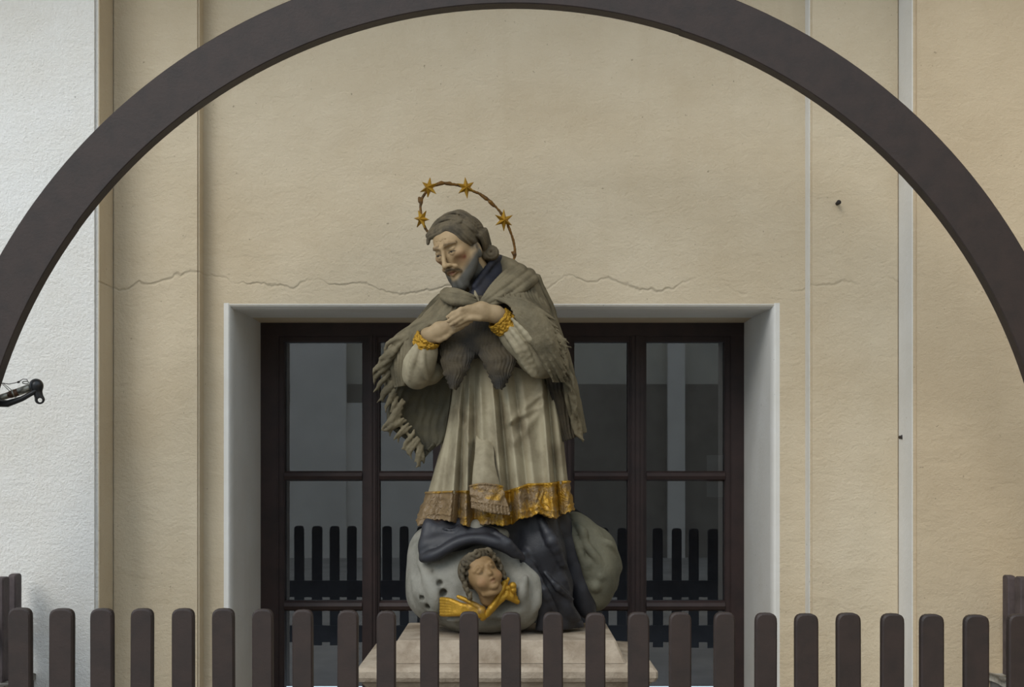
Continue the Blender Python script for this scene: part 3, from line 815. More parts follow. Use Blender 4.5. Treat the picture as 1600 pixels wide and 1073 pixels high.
# far side and back of the head
for s in (-1, 1):
    for j in range(10):
        e = 0.3 + j * 0.15
        pts = []
        for i in range(9):
            t = i / 8; ang = 0.75 + 0.25 * max(0, e - .6) + (2.75 - 0.75) * t; f = math.sin(ang); ee = e + 0.35 * t * t
            pts.append(np.array([s * (ER[0] + .004) * math.sin(ee) * f, EC[1] - (ER[1] + .004) * math.cos(ang), EC[2] + (ER[2] + .004) * math.cos(ee) * f - 0.03 * t * t]))
        if s < 0 or j > 0: hr.chain(pts, [0.005] + [0.007] * 7 + [0.005], 0.0015, smooth=2)
    for q in range(7):
        pts = [(0.084, 0.004 + q * 0.016, 0.030 - q * 0.004), (0.096, 0.028 + q * 0.015, 0.004), (0.092, 0.040 + q * 0.014, -0.022), (0.080, 0.052 + q * 0.012, -0.044 - q * 0.004), (0.066, 0.060 + q * 0.010, -0.062 - q * 0.005)]
        pts = [(s * x_ * math.sqrt(max(0.12, 1 - ((y_ - 0.04) / 0.118) ** 2)), y_, z_) for x_, y_, z_ in pts]
        hr.chain(pts, [0.006, 0.0085, 0.0085, 0.008, 0.005], 0.0015, smooth=3)
for k, (px_, py_, dy_, r_) in enumerate(((752, 393, -0.075, .015), (759, 389, -0.06, .016), (758, 400, -0.07, .014), (752, 383, -0.06, .015))):
    hr.ell(to_head(P(px_, py_, dy_)), r_, 0.004)
cc = to_head(P(767, 395, -0.06))
for rr, yy_, r_ in ((0.022, 0.0, 0.010), (0.021, -0.012, 0.009), (0.012, -0.016, 0.0085)):
    for k in range(14):
        a = k / 13 * 5.6 + 0.4
        q = HR.T @ np.array([rr * math.cos(a), yy_, rr * 0.92 * math.sin(a)])
        q2 = HR.T @ np.array([rr * math.cos(a + .45), yy_, rr * 0.92 * math.sin(a + .45)])
        hr.cap(cc + q, cc + q2, r_, r_, 0.002)
V_, F_ = hr.mesh(); V_ = relax(V_, F_, 1, 0.15)
mesh('hair', V_ @ HR.T + HC, F_, M['hair'], statue)

# ---- collar and hood
co = SDF(P(715, 480, -0.2) - 0.03, np.array([P(815, 0, 0)[0], SD + 0.12, P(0, 390, 0)[2]]), 0.004)
co.chain(PP([(778, 414, 0.02), (770, 428, 0.0), (757, 450, -0.06), (748, 466, -0.10)]), [0.042, 0.048, 0.046, 0.045], 0.02)
co.chain(PP([(780, 404, -0.01), (771, 408, -0.045), (756, 427, -0.085), (741, 448, -0.125)]), [0.010, 0.011, 0.012, 0.012], 0.008, smooth=3)
V_, F_ = co.mesh(); V_ = relax(V_, F_, 2)
mesh('collar', V_, F_, M['collar'], statue)
tb = SDF(P(738, 472, -0.2) - 0.02, P(752, 450, -0.1) + 0.02, 0.003)
tb.chain(PP([(742, 455, -0.165), (744, 464, -0.175), (748, 470, -0.178)]), [0.004, 0.009, 0.005], 0.004)
V_, F_ = tb.mesh(); c_ = mesh('collar_tab', V_, F_, M['robe'], statue)

ho = SDF(P(668, 495, -0.26) - 0.03, np.array([P(848, 0, 0)[0], SD + 0.17, P(0, 386, 0)[2]]), 0.0032)
ho.cap(P(766, 406, 0.0), P(780, 416, 0.02), 0.030, 0.036, 0.02)
# right-hand roll of the hood: overlapping folds climbing to the shoulder
for a_, r_ in (([(750, 475, -0.205), (772, 458, -0.195), (797, 439, -0.14), (815, 425, -0.06), (812, 421, 0.05), (790, 418, 0.10)], [.006, .013, .016, .017, .024, .03]),
               ([(753, 477, -0.205), (782, 462, -0.200), (808, 445, -0.15), (826, 432, -0.06), (826, 430, 0.04)], [.006, .012, .016, .018, .03]),
               ([(752, 470, -0.195), (769, 448, -0.165), (788, 430, -0.11), (802, 420, -0.03), (797, 419, 0.05)], [.006, .010, .014, .018, .03]),
               ([(758, 480, -0.205), (790, 468, -0.205), (816, 452, -0.16), (832, 438, -0.06), (830, 436, 0.04)], [.005, .010, .014, .018, .026]),
               ([(752, 472, -0.200), (770, 453, -0.182), (792, 434, -0.13), (808, 421, -0.05)], [.004, .008, .010, .010]),
               ([(746, 476, -0.207), (730, 474, -0.220), (708, 471, -0.212), (692, 464, -0.15), (696, 458, -0.08)], [.006, .012, .015, .012, .013]),
               ([(744, 470, -0.205), (726, 466, -0.212), (706, 463, -0.202), (692, 458, -0.14), (698, 455, -0.08)], [.006, .012, .014, .011, .012]),
               ([(740, 464, -0.190), (722, 459, -0.190), (706, 455, -0.175), (696, 454, -0.1)], [.008, .013, .014, .012])):
    ho.chain(PP(a_), r_, 0.004, smooth=5)
ho.chain(PP([(776, 412, 0.03), (790, 424, 0.02), (800, 440, 0.0)]), [0.032, 0.045, 0.06], 0.03)
ho.chain(PP([(770, 470, -0.15), (800, 450, -0.10), (815, 440, -0.02)]), [0.03, 0.04, 0.04], 0.02)
ho.chain(PP([(742, 472, -0.16), (715, 466, -0.16), (704, 462, -0.10)]), [0.02, 0.03, 0.025], 0.02)
V_, F_ = ho.mesh(); V_ = relax(V_, F_, 1)
mesh('hood', V_, F_, M['fur'], statue)

# ---- fur cape panels
def furry(amp, freq, k=0.0, sc=9.0):
    def f(u, v, G):
        n1 = vnoise(G, sc); n2 = vnoise(G + 3.3, sc * 3)
        w = np.sin(2 * np.pi * (freq * v + k * u + 0.9 * n1 + 0.35 * n2))
        return amp * (w * (0.6 + 0.6 * n2) + 0.8 * n2 * n1)
    return f
cape_r = [[(786, 458, -0.16), (812, 446, -0.12), (836, 432, -0.01), (828, 426, 0.10)],
          [(793, 463, -0.235), (828, 466, -0.19), (854, 472, -0.03), (838, 470, 0.13)],
          [(832, 492, -0.235), (853, 497, -0.18), (873, 512, -0.02), (850, 518, 0.14)],
          [(862, 533, -0.215), (877, 542, -0.15), (889, 556, 0.0), (862, 566, 0.14)],
          [(882, 576, -0.175), (891, 590, -0.11), (901, 606, 0.01), (868, 618, 0.14)],
          [(892, 630, -0.12), (900, 640, -0.06), (908, 642, 0.02), (876, 655, 0.12)],
          [(903, 668, -0.06), (909, 676, -0.03), (914, 676, 0.02), (890, 685, 0.09)]]
g1 = sheet_geo(cape_r, 150, 90, 0.018, furry(0.0050, 15, 5.0))
cape_l = [[(722, 474, -0.20), (700, 470, -0.16), (688, 464, -0.04), (700, 462, 0.08)],
          [(708, 490, -0.215), (675, 495, -0.17), (655, 497, -0.04), (675, 500, 0.09)],
          [(664, 510, -0.225), (638, 515, -0.18), (620, 524, -0.06), (650, 530, 0.09)],
          [(645, 536, -0.215), (626, 538, -0.175), (607, 543, -0.07), (640, 556, 0.08)],
          [(634, 570, -0.20), (616, 572, -0.155), (596, 580, -0.07), (636, 590, 0.07)],
          [(630, 603, -0.17), (616, 606, -0.13), (605, 612, -0.07), (640, 620, 0.05)]]
g2 = sheet_geo(cape_l, 130, 80, 0.018, furry(0.0050, 10, 7.0))
# shoulder yoke closing the back under the hood
g3_ = sheet_geo([[(690, 464, 0.02), (740, 440, 0.08), (800, 424, 0.10), (838, 432, 0.0)],
                 [(655, 500, 0.03), (730, 500, 0.14), (810, 490, 0.15), (864, 490, 0.03)],
                 [(620, 560, 0.05), (730, 570, 0.16), (810, 570, 0.17), (890, 570, 0.05)],
                 [(640, 640, 0.05), (730, 650, 0.15), (810, 650, 0.17), (900, 640, 0.06)]], 60, 60, 0.02, furry(0.004, 9))
for g_ in (g1, g2, g3_): mesh('fur_cape', *g_, M['fur'], statue)
# dark inside of the cape, hanging below both arms
g1 = sheet_geo([[(624, 596, -0.15), (664, 592, -0.10), (706, 586, -0.07)],
                [(611, 632, -0.115), (655, 635, -0.06), (703, 630, -0.05)],
                [(610, 660, -0.11), (650, 668, -0.06), (698, 664, -0.05)],
                [(640, 686, -0.09), (662, 694, -0.065), (692, 690, -0.055)],
                [(656, 712, -0.08), (663, 716, -0.07), (675, 702, -0.06)]], 80, 60, 0.02, furry(0.003, 7, 1))
g2 = sheet_geo([[(846, 572, -0.12), (868, 574, -0.12), (890, 584, -0.10)],
                [(858, 610, -0.08), (880, 615, -0.08), (900, 622, -0.05)],
                [(868, 645, -0.06), (886, 650, -0.06), (904, 652, -0.03)],
                [(880, 690, -0.05), (892, 686, -0.05), (906, 680, -0.03)]], 60, 40, 0.02, furry(0.004, 6, 1))
mesh('cape_lining', *g1, M['lining'], statue)
mesh('cape_lining', *g2, M['fur_dark'], statue)
# fur fringe: carved tufts along the cape edges
def tufts(sd, edge, dirs, n, L, r0, jit=0.25):
    E = crom(np.array([P(*p) for p in edge]), n); D = crom(np.array(dirs, float), n)
    sd.chain(E, [r0 * 0.75] * n, 0.004)
    for i in range(n):
        d = D[i] * 2.5e-3 * (1 + jit * (random.random() - .5) * 2)
        dv = np.array([d[0], 0, -d[1]]); p = E[i] + (np.array([random.uniform(-1, 1), random.uniform(-.6, .6), random.uniform(-1, 1)]) * 0.004)
        perp = np.array([dv[2], 0, -dv[0]]) * random.uniform(-.18, .28)
        sd.chain([p - dv * 0.5, p + dv * 0.25 + perp * 0.7 + (0, -0.008, 0), p + dv * 0.75 + perp, p + dv * 1.15 - perp * 0.2 + (0, 0.006, 0)],
                 np.array([0.7, 1.0, 0.75, 0.25]) * r0 * random.uniform(0.8, 1.15), 0.0035, smooth=2)
fl = SDF(P(585, 730, -0.27) - 0.02, np.array([P(700, 0, 0)[0], SD + 0.06, P(0, 495, 0)[2]]), 0.0042)
tufts(fl, [(645, 518, -0.185), (624, 538, -0.17), (612, 560, -0.15), (604, 582, -0.13), (610, 606, -0.12)], [(-26, 16), (-25, 20), (-23, 18), (-18, 20), (-13, 20)], 16, 0, 0.0100)
tufts(fl, [(612, 608, -0.12), (617, 626, -0.12), (622, 640, -0.115), (616, 654, -0.115), (619, 660, -0.11)], [(-12, 17), (-9, 18), (-14, 17), (-18, 14), (-14, 10)], 11, 0, 0.0085)
tufts(fl, [(622, 660, -0.11), (634, 674, -0.10), (645, 688, -0.095), (654, 702, -0.09), (662, 712, -0.085)], [(-14, 12), (-13, 16), (-11, 20), (-6, 22), (0, 16)], 12, 0, 0.0078)
fl.noise(0.0010, 70)
V1, F1 = fl.mesh()
fg = SDF(P(780, 700, -0.3) - 0.02, np.array([P(925, 0, 0)[0], SD + 0.08, P(0, 452, 0)[2]]), 0.0042)
tufts(fg, [(806, 468, -0.235), (830, 486, -0.24), (850, 508, -0.235), (862, 536, -0.22), (870, 560, -0.20), (872, 582, -0.175)], [(26, 10), (34, 18), (30, 24), (24, 30), (20, 28), (18, 26)], 22, 0, 0.0085)
tufts(fg, [(884, 590, -0.15), (894, 620, -0.11), (898, 645, -0.07), (904, 665, -0.05)], [(12, 26), (8, 28), (8, 28), (5, 20)], 12, 0, 0.011)
tufts(fg, [(890, 590, -0.08), (902, 620, -0.03), (908, 640, -0.01)], [(4, 26), (4, 24), (4, 26)], 6, 0, 0.010)
fg.noise(0.0010, 70)
V2, F2 = fg.mesh()
mesh('fur_fringe', relax(V1, F1, 1, .3), F1, M['fur'], statue)
mesh('fur_fringe', relax(V2, F2, 1, .3), F2, M['fur'], statue)
# chest fur and its two hanging tails
g1 = sheet_geo([[(698, 468, -0.14), (724, 462, -0.165), (760, 462, -0.17), (826, 468, -0.16)],
                [(676, 515, -0.165), (715, 515, -0.195), (760, 515, -0.20), (815, 520, -0.185)],
                [(676, 552, -0.15), (712, 552, -0.185), (752, 552, -0.19), (824, 556, -0.165)],
                [(688, 578, -0.12), (712, 575, -0.17), (750, 560, -0.15), (828, 580, -0.13)]], 70, 80, 0.02, furry(0.0016, 26, 0.5))
mesh('chest_fur', *g1, M['fur_dark'], statue)
def tail_disp(u, v, G_):
    return 0.012 * np.sin(np.pi * v) * np.clip(u * 3, 0, 1) + 0.0016 * np.sin(2 * np.pi * (13 * v + 0.5 * np.sin(u * 5) + 1.2 * vnoise(G_, 25))) + 0.004 * vnoise(G_, 40)
for Lc, Rc, dz_ in (([(694, 512), (688, 550), (692, 575), (698, 592), (705, 607)], [(742, 512), (742, 548), (735, 572), (724, 590), (711, 608)], 0.0),
                    ([(744, 512), (748, 550), (757, 574), (766, 592), (776, 607)], [(806, 516), (808, 552), (801, 578), (793, 594), (783, 608)], -0.006)):
    L2, R2 = crom(np.array(Lc, float), 26), crom(np.array(Rc, float), 26)
    rows_ = []
    for i in range(26):
        t = i / 25; j1 = random.choice((-1, 0.4, 1)) * random.uniform(1, 3.4) * (0.3 + t) * (t < .97); j2 = random.choice((-1, 0.4, 1)) * random.uniform(1, 3.4) * (0.3 + t) * (t < .97)
        l_, r_ = L2[i] + (-j1 * .9, j1 * .4), R2[i] + (j2 * .9, j2 * .4)
        dd = -0.150 - 0.055 * min(1, t * 3) + 0.012 * max(0, t - .7)
        l0, r0_ = L2[i], R2[i]
        rows_.append([(l_[0], l_[1], dd + dz_), tuple(l0 + (r0_ - l0) * .15) + (dd - 0.005 + dz_,), tuple((l0 + r0_) / 2) + (dd - 0.012 + dz_,), tuple(l0 + (r0_ - l0) * .85) + (dd - 0.005 + dz_,), (r_[0], r_[1], dd + dz_)])
    mesh('fur_tail', *sheet_geo(rows_, 90, 50, 0.024, tail_disp), M['fur_dark'], statue)

# ---- white rochet: skirt, front flap
yk = np.array([545, 575, 600, 626, 660, 700, 740, 765, 800, 822.0])
lk = np.array([705, 704, 704, 702, 697, 688, 677, 670, 657, 650.0])
rk = np.array([850, 858, 866, 871, 878, 882, 886, 889, 896, 900.0])
dk = np.array([0.13, 0.13, 0.135, 0.14, 0.15, 0.16, 0.175, 0.185, 0.20, 0.205])
hem_b = np.array([(640, 810), (652, 812), (658, 820), (665, 818), (669, 811), (692, 811), (714, 816), (735, 822), (750, 819), (773, 818), (785, 821), (803, 817), (809, 810), (829, 807), (841, 800), (857, 807), (868, 809), (878, 803), (899, 795), (910, 795)], float)
hem_t = np.array([(640, 768), (675, 767), (705, 766), (727, 766), (738, 765), (770, 768), (785, 767), (808, 761), (826, 755), (864, 754), (889, 751), (910, 750)], float)
#        x@hem  x@600  sigma(hem) sigma(top) amp(hem) amp(top)
ridges = [(662, 706, 7, 4, .030, .004), (676, 712, 10, 5, .020, .006), (706, 722, 9, 5, .038, .012), (729, 733, 6, 4, .030, .014), (757, 750, 9, 5, .006, .014), (784, 768, 7, 4, .030, .018),
          (812, 790, 11, 6, .034, .010), (838, 815, 9, 7, .018, .008), (862, 846, 7, 6, .036, .018), (888, 862, 8, 5, .026, .014)]
valleys = [(718, 727, 6, 3, .030, .010), (743, 742, 6, 4, .03, .010), (797, 778, 7, 4, .038, .02), (826, 803, 5, 4, .012, .012), (871, 853, 5, 4, .040, .02), (690, 716, 7, 4, .012, .004)]
def robe_pt(th, py, off=0.0):
    c, s = np.cos(th), np.sin(th)
    L, R_ = np.interp(py, yk, lk), np.interp(py, yk, rk)
    px = (L + R_) / 2 + (R_ - L) / 2 * c
    ry = np.interp(py, yk, dk)
    dy = -ry * s * np.where(s > 0, 1.0, 0.8)
    t = np.clip((py - 590) / 200, 0, 1.15)
    ph_ = (775.5 + 123.5 * c)
    fr = np.clip(s * 3, 0, 1)
    e = 0
    for lst, sg in ((ridges, 1), (valleys, -1)):
        for xb, xt, sb, st, ab, at_ in lst:
            xc = xt + (xb - xt) * t ** 0.9; sg_ = st + (sb - st) * t
            a = at_ + (ab - at_) * t
            e = e + 1.45 * sg * a * np.exp(-np.abs((px - xc) / sg_) ** 1.6)
    dy = dy - e * fr * np.clip((py - 560) / 60, 0.25, 1)
    # diagonal pull folds on the right thigh
    for x0, y0, x1, y1, w_, a_ in ((800, 655, 850, 610, 6, .016), (792, 662, 848, 632, 5, .012), (806, 690, 846, 640, 7, .012), (712, 640, 735, 690, 5, .014)):
        ux, uy = x1 - x0, y1 - y0; l2 = ux * ux + uy * uy
        q = np.clip(((px - x0) * ux + (py - y0) * uy) / l2, 0, 1)
        dd = np.hypot(px - x0 - q * ux, py - y0 - q * uy)
        dy = dy - a_ * np.exp(-(dd / w_) ** 2) * fr
    dy = dy - off * np.clip(s + .2, -1, 1)
    px = px + off * 400 * c
    d = SD + dy
    return np.stack([(px - CX) * d / F, d, CAMZ - (py - HY) * d / F], -1)
nth, nv = 330, 150
th = np.concatenate([np.linspace(-0.25, math.pi + 0.25, 280), np.linspace(math.pi + 0.25, 2 * math.pi - 0.25, 52)[1:-1]])
nth = len(th)
pxh = 775.5 + 123.5 * np.cos(th)
pb = np.interp(pxh, hem_b[:, 0], hem_b[:, 1]); pt_ = np.interp(pxh, hem_t[:, 0], hem_t[:, 1])
vv = np.linspace(0, 1, nv)
TH = np.repeat(th[:, None], nv, 1)
G = robe_pt(TH, 545 + (pt_[:, None] + 5 - 545) * vv[None, :])
def closed(nu, nv_, off=0):
    i, j = np.meshgrid(np.arange(nu), np.arange(nv_ - 1), indexing='ij')
    a = i * nv_ + j; b = ((i + 1) % nu) * nv_ + j
    return np.c_[a.ravel(), b.ravel(), b.ravel() + 1, a.ravel() + 1] + off
gs = (G.reshape(-1, 3), closed(nth, nv))
# flap
def flap_disp(u, v, G_):
    return 0.012 * np.clip((u - 0.35) * 2.2, 0, 1) * np.sin(np.pi * np.clip(u * 1.0, 0, 1)) * np.cos(2 * np.pi * (v * 1.15 - 0.1)) + 0.004 * vnoise(G_, 14)
flap_rows = [[(744, 676, -0.11), (754, 676, -0.12), (766, 676, -0.11)],
             [(742, 704, -0.185), (757, 702, -0.205), (772, 704, -0.185)],
             [(740, 730, -0.215), (757, 728, -0.245), (774, 730, -0.215)],
             [(739, 762, -0.235), (759, 758, -0.27), (781, 764, -0.235)],
             [(739, 791, -0.250), (764, 799, -0.285), (795, 803, -0.250)]]
fg1 = sheet_geo(flap_rows, 70, 40, 0.010, flap_disp)
mesh('rochet', *join_geo(gs, fg1), M['robe'], statue)
# gilded lace hem
nb = 46
vb = np.linspace(0, 1, nb)[None, :]
sc_ = 1.6 * np.abs(np.sin(pxh * 0.42))[:, None]
py_b = pt_[:, None] + (pb[:, None] + 2.0 - sc_ - pt_[:, None]) * vb
pxb = np.repeat(pxh[:, None], nb, 1)
bead = 0.006 * np.exp(-((vb - 0.04) / 0.035) ** 2) + 0.0035 * np.exp(-((vb - 0.80) / 0.03) ** 2) + 0.003 * np.exp(-((vb - 0.97) / 0.03) ** 2)
scroll = 0.0035 * np.sin(pxb * 0.55 + 3 * np.sin(vb * 7 + pxb * 0.13)) * np.sin(np.pi * np.clip((vb - 0.1) / 0.68, 0, 1)) + 0.0018 * np.sin(pxb * 2.6) * (vb > 0.82)
offb = 0.007 + bead + scroll
Gb = robe_pt(np.repeat(th[:, None], nb, 1), py_b, offb)
Gi = robe_pt(np.repeat(th[:, None], nb, 1), py_b, -0.008 + 0 * offb)
nB = nth * nb
i_ = np.arange(nth); e0 = i_ * nb + nb - 1; e1 = ((i_ + 1) % nth) * nb + nb - 1
rim = np.c_[e0, e1, e1 + nB, e0 + nB]; t0 = i_ * nb; t1 = ((i_ + 1) % nth) * nb
rim2 = np.c_[t1, t0, t0 + nB, t1 + nB]
lb = (np.concatenate([Gb.reshape(-1, 3), Gi.reshape(-1, 3)]), np.concatenate([closed(nth, nb), closed(nth, nb, nB)[:, ::-1], rim, rim2]))
wear = 0.5 + 0.5 * np.clip((735 - pxb) / 60, -1, 1) - 0.35 * ((pxb > 712) & (pxb < 740)) + 0.25 * np.exp(-((pxb - 820) / 14) ** 2)
wear = np.clip(wear, 0, 1) - 0.8 * np.exp(-((vb - 0.04) / 0.05) ** 2)
wc = np.concatenate([wear.ravel(), wear.ravel()])
C_ = np.array([[P(*p) for p in r] for r in flap_rows])
def flap_lace(u, v, G_):
    b_ = 0.006 * np.exp(-((u - 0.05) / 0.04) ** 2) + 0.003 * np.exp(-((u - 0.78) / 0.03) ** 2)
    return 0.007 + b_ + 0.0035 * np.sin(v * 16 + 3 * np.sin(u * 6 + v * 4)) * np.sin(np.pi * np.clip((u - .1) / .7, 0, 1)) + 0.002 * np.sin(v * 70) * (u > .8)
Gf = crom(C_, 70); Gf = np.swapaxes(crom(np.swapaxes(Gf, 0, 1), 40), 0, 1)
uf, vf = np.meshgrid(np.linspace(0, 1, 70), np.linspace(0, 1, 40), indexing='ij')
Nf = grid_normals(Gf); Nf = -Nf if Nf[..., 1].mean() > 0 else Nf
Gf = Gf + Nf * flap_disp(uf, vf, Gf)[..., None]
fl_rows = Gf[50:, :][::2][:, ::3].copy(); fl_rows[-1, :, 2] -= 0.010; fl_rows[:, 0, 0] -= 0.004; fl_rows[:, -1, 0] += 0.004
fb = sheet_geo(fl_rows, 40, 60, 0.014, flap_lace, raw=True)
wf = np.concatenate([np.repeat((0.25 + 0.6 * (np.linspace(0, 1, 40)[:, None] > .62) + 0 * np.ones((1, 60))).clip(0, 1).ravel()[None], 2, 0).ravel()])
LV, LF = join_geo(lb, fb)
wl = np.concatenate([wc, wf])
mesh('lace_hem', LV, LF, M['gold_lace'], statue, True, np.repeat(wl[:, None], 3, 1))

# ---- sleeves and gilt cuffs
sl = SDF(P(618, 620, -0.28) - 0.01, np.array([P(700, 0, 0)[0], SD - 0.02, P(0, 520, 0)[2]]), 0.0042)
sl.chain(PP([(667, 546, -0.205), (657, 566, -0.19), (651, 584, -0.165)]), [0.040, 0.050, 0.054], 0.02, smooth=3)
sl.chain(PP([(652, 588, -0.16), (672, 582, -0.12), (690, 570, -0.07)]), [0.045, 0.042, 0.04], 0.02)
for a_ in ([(655, 540, -0.245), (645, 565, -0.24), (640, 592, -0.21)], [(662, 545, -0.25), (660, 572, -0.245), (668, 592, -0.215)], [(650, 538, -0.24), (636, 565, -0.205), (634, 595, -0.18)]):
    sl.chain(PP(a_), [0.006, 0.013, 0.006], 0.008, smooth=4)
V1, F1 = sl.mesh()
mesh('sleeve', relax(V1, F1, 2), F1, M['robe'], statue)
sr = SDF(P(770, 605, -0.31) - 0.01, np.array([P(882, 0, 0)[0], SD - 0.03, P(0, 455, 0)[2]]), 0.0042)
sr.chain(PP([(794, 510, -0.215), (812, 530, -0.205), (836, 556, -0.17), (850, 566, -0.13)]), [0.045, 0.056, 0.062, 0.06], 0.02, smooth=3)
for a_ in ([(790, 522, -0.262), (810, 548, -0.262), (826, 572, -0.225)], [(797, 512, -0.27), (820, 545, -0.265), (838, 580, -0.21)], [(800, 498, -0.272), (828, 530, -0.265), (856, 570, -0.2)], [(812, 560, -0.25), (834, 584, -0.2), (852, 584, -0.16)]):
    sr.chain(PP(a_), [0.006, 0.013, 0.006], 0.008, smooth=4)
lp_ = SDF(P(765, 590, -0.32) - 0.01, np.array([P(890, 0, 0)[0], SD - 0.05, P(0, 450, 0)[2]]), 0.0042)
st_ = crom(np.array([(776, 467, -0.222), (796, 476, -0.25), (806, 498, -0.262), (812, 518, -0.262)], float), 12)
en_ = crom(np.array([(868, 500, -0.235), (876, 532, -0.24), (884, 566, -0.225), (886, 596, -0.20), (870, 604, -0.19)], float), 12)
for i in range(12):
    s0, e0 = st_[i], en_[i]; jt = random.uniform(-4, 4)
    m1 = s0 + (e0 - s0) * 0.35 + (3, -7, -0.028); m2 = s0 + (e0 - s0) * 0.7 + (2 + jt * .3, -4 + jt * .5, -0.022)
    e0 = e0 + (jt, jt * .6, 0)
    lp_.chain(PP([s0, m1, m2, e0]), np.array([.006, .0105, .0110, .004]) * random.uniform(.8, 1.15), 0.0014, smooth=5)
    if i % 2: lp_.chain(PP([m1 + (2, 3, -.006), m2 + (3, 4, -.008), e0 + (-3, 5, -.004)]), [.003, .006, .003], 0.003, smooth=4)
lp_.noise(0.0008, 60)
V1, F1 = lp_.mesh()
mesh('cape_lapel', relax(V1, F1, 1, .3), F1, M['fur'], statue)
V1, F1 = sr.mesh()
mesh('sleeve', relax(V1, F1, 2), F1, M['robe'], statue)

def cuff(c0, c1, r0, r1, up, flare):
    """tapered band round the wrist from c0 (hand side) to c1, with a lumpy relief"""
    a = np.array(P(*c0)); b = np.array(P(*c1)); ax = (b - a) / np.linalg.norm(b - a)
    e1 = np.cross(ax, [0, 1, 0]); e1 /= np.linalg.norm(e1); e2 = np.cross(ax, e1)
    nu, nv_ = 150, 44
    out = []
    for t in np.linspace(0, 1, nv_):
        row = []
        for k in range(nu):
            q = 2 * math.pi * k / nu
            tt = t * (1 + flare * math.cos(q - up)) - (0.05 * abs(math.sin(q * 5)) if t < 0.05 else 0)
            r = r0 + (r1 - r0) * t
            p = a + (b - a) * tt + (e1 * math.cos(q) + e2 * math.sin(q)) * r
            row.append(p)
        out.append(row)
    G_ = np.array(out).swapaxes(0, 1)
    ctr = a + ((G_ - a) @ ax)[..., None] * ax
    N_ = (G_ - ctr) / np.linalg.norm(G_ - ctr, axis=-1, keepdims=True)
    dn = 0.0042 * vnoise(G_, 150) + 0.003 * vnoise(G_ + 7, 70)
    Go = G_ + N_ * dn[..., None]; Gi_ = G_ - N_ * 0.008
    n_ = nu * nv_
    i = np.arange(nu); e0 = i * nv_; e1_ = ((i + 1) % nu) * nv_
    f = np.concatenate([closed(nu, nv_), closed(nu, nv_, n_)[:, ::-1], np.c_[e1_, e0, e0 + n_, e1_ + n_], np.c_[e0 + nv_ - 1, e1_ + nv_ - 1, e1_ + nv_ - 1 + n_, e0 + nv_ - 1 + n_]])
    return np.concatenate([Go.reshape(-1, 3), Gi_.reshape(-1, 3)]), f
mesh('cuff', *cuff((670, 528, -0.222), (660, 544, -0.205), 0.048, 0.046, 0, 0.1), M['gold'], statue)
mesh('cuff', *cuff((778, 497, -0.24), (793, 511, -0.222), 0.048, 0.050, 0, 0.1), M['gold'], statue)

# ---- black cassock over the bent knee and the trailing leg
cs = SDF(P(648, 995, -0.36) - 0.01, np.array([P(945, 0, 0.1)[0], SD + 0.2, P(0, 780, 0)[2]]), 0.0055)
cs.chain(PP([(775, 790, -0.02), (775, 830, -0.02)]), [0.14, 0.13], 0.04)
cs.chain(PP([(770, 815, -0.06), (716, 836, -0.12), (694, 844, -0.135)]), [0.075, 0.070, 0.060], 0.03)
cs.chain(PP([(692, 838, -0.145), (682, 854, -0.16), (678, 862, -0.16)]), [0.055, 0.045, 0.035], 0.02)
cs.chain(PP([(668, 815, -0.14), (664, 845, -0.18), (661, 872, -0.19)]), [0.012, 0.014, 0.013], 0.014, smooth=3)
cs.chain(PP([(661, 873, -0.20), (678, 868, -0.225), (700, 856, -0.235), (722, 845, -0.235), (750, 842, -0.235), (780, 850, -0.235), (812, 868, -0.215)]), [0.010, 0.016, 0.015, 0.014, 0.016, 0.018, 0.014], 0.020, smooth=4)
cs.chain(PP([(670, 852, -0.165), (700, 846, -0.185), (735, 836, -0.185), (770, 838, -0.19)]), [0.035, 0.035, 0.03, 0.03], 0.02, smooth=3)
cs.chain(PP([(672, 822, -0.15), (672, 850, -0.17)]), [0.025, 0.03], 0.02)
cs.chain(PP([(668, 860, -0.205), (690, 848, -0.215), (715, 836, -0.21), (740, 830, -0.20)]), [0.007, 0.009, 0.009, 0.006], 0.006, smooth=4)
cs.chain(PP([(694, 826, -0.20), (708, 828, -0.205), (716, 822, -0.19)]), [0.005, 0.007, 0.005], 0.006, smooth=3)
cs.chain(PP([(775, 833, -0.22), (795, 848, -0.235), (818, 872, -0.215)]), [0.012, 0.016, 0.01], 0.01, smooth=3)
# standing leg
cs.chain(PP([(832, 805, -0.05), (846, 860, -0.07), (862, 915, -0.06), (872, 965, -0.03), (874, 985, 0.0)]), [0.092, 0.088, 0.075, 0.065, 0.06], 0.03)
cs.chain(PP([(845, 812, -0.14), (862, 845, -0.155), (878, 880, -0.13), (886, 884, -0.10)]), [0.014, 0.026, 0.018, 0.006], 0.008, smooth=3)
cs.chain(PP([(868, 880, -0.12), (880, 905, -0.11), (890, 936, -0.08)]), [0.012, 0.018, 0.010], 0.012, smooth=3)
cs.chain(PP([(852, 896, -0.150), (872, 918, -0.15), (894, 936, -0.11)]), [0.006, 0.014, 0.008], 0.006, smooth=3)
cs.chain(PP([(832, 880, -0.155), (850, 920, -0.16), (868, 955, -0.13)]), [0.008, 0.016, 0.010], 0.007, smooth=3)
cs.chain(PP([(818, 868, -0.15), (836, 915, -0.14), (850, 960, -0.11), (846, 984, -0.09)]), [0.02, 0.022, 0.022, 0.022], 0.02, smooth=3)
cs.chain(PP([(878, 930, -0.10), (890, 955, -0.09), (902, 966, -0.07)]), [0.022, 0.024, 0.014], 0.015, smooth=3)
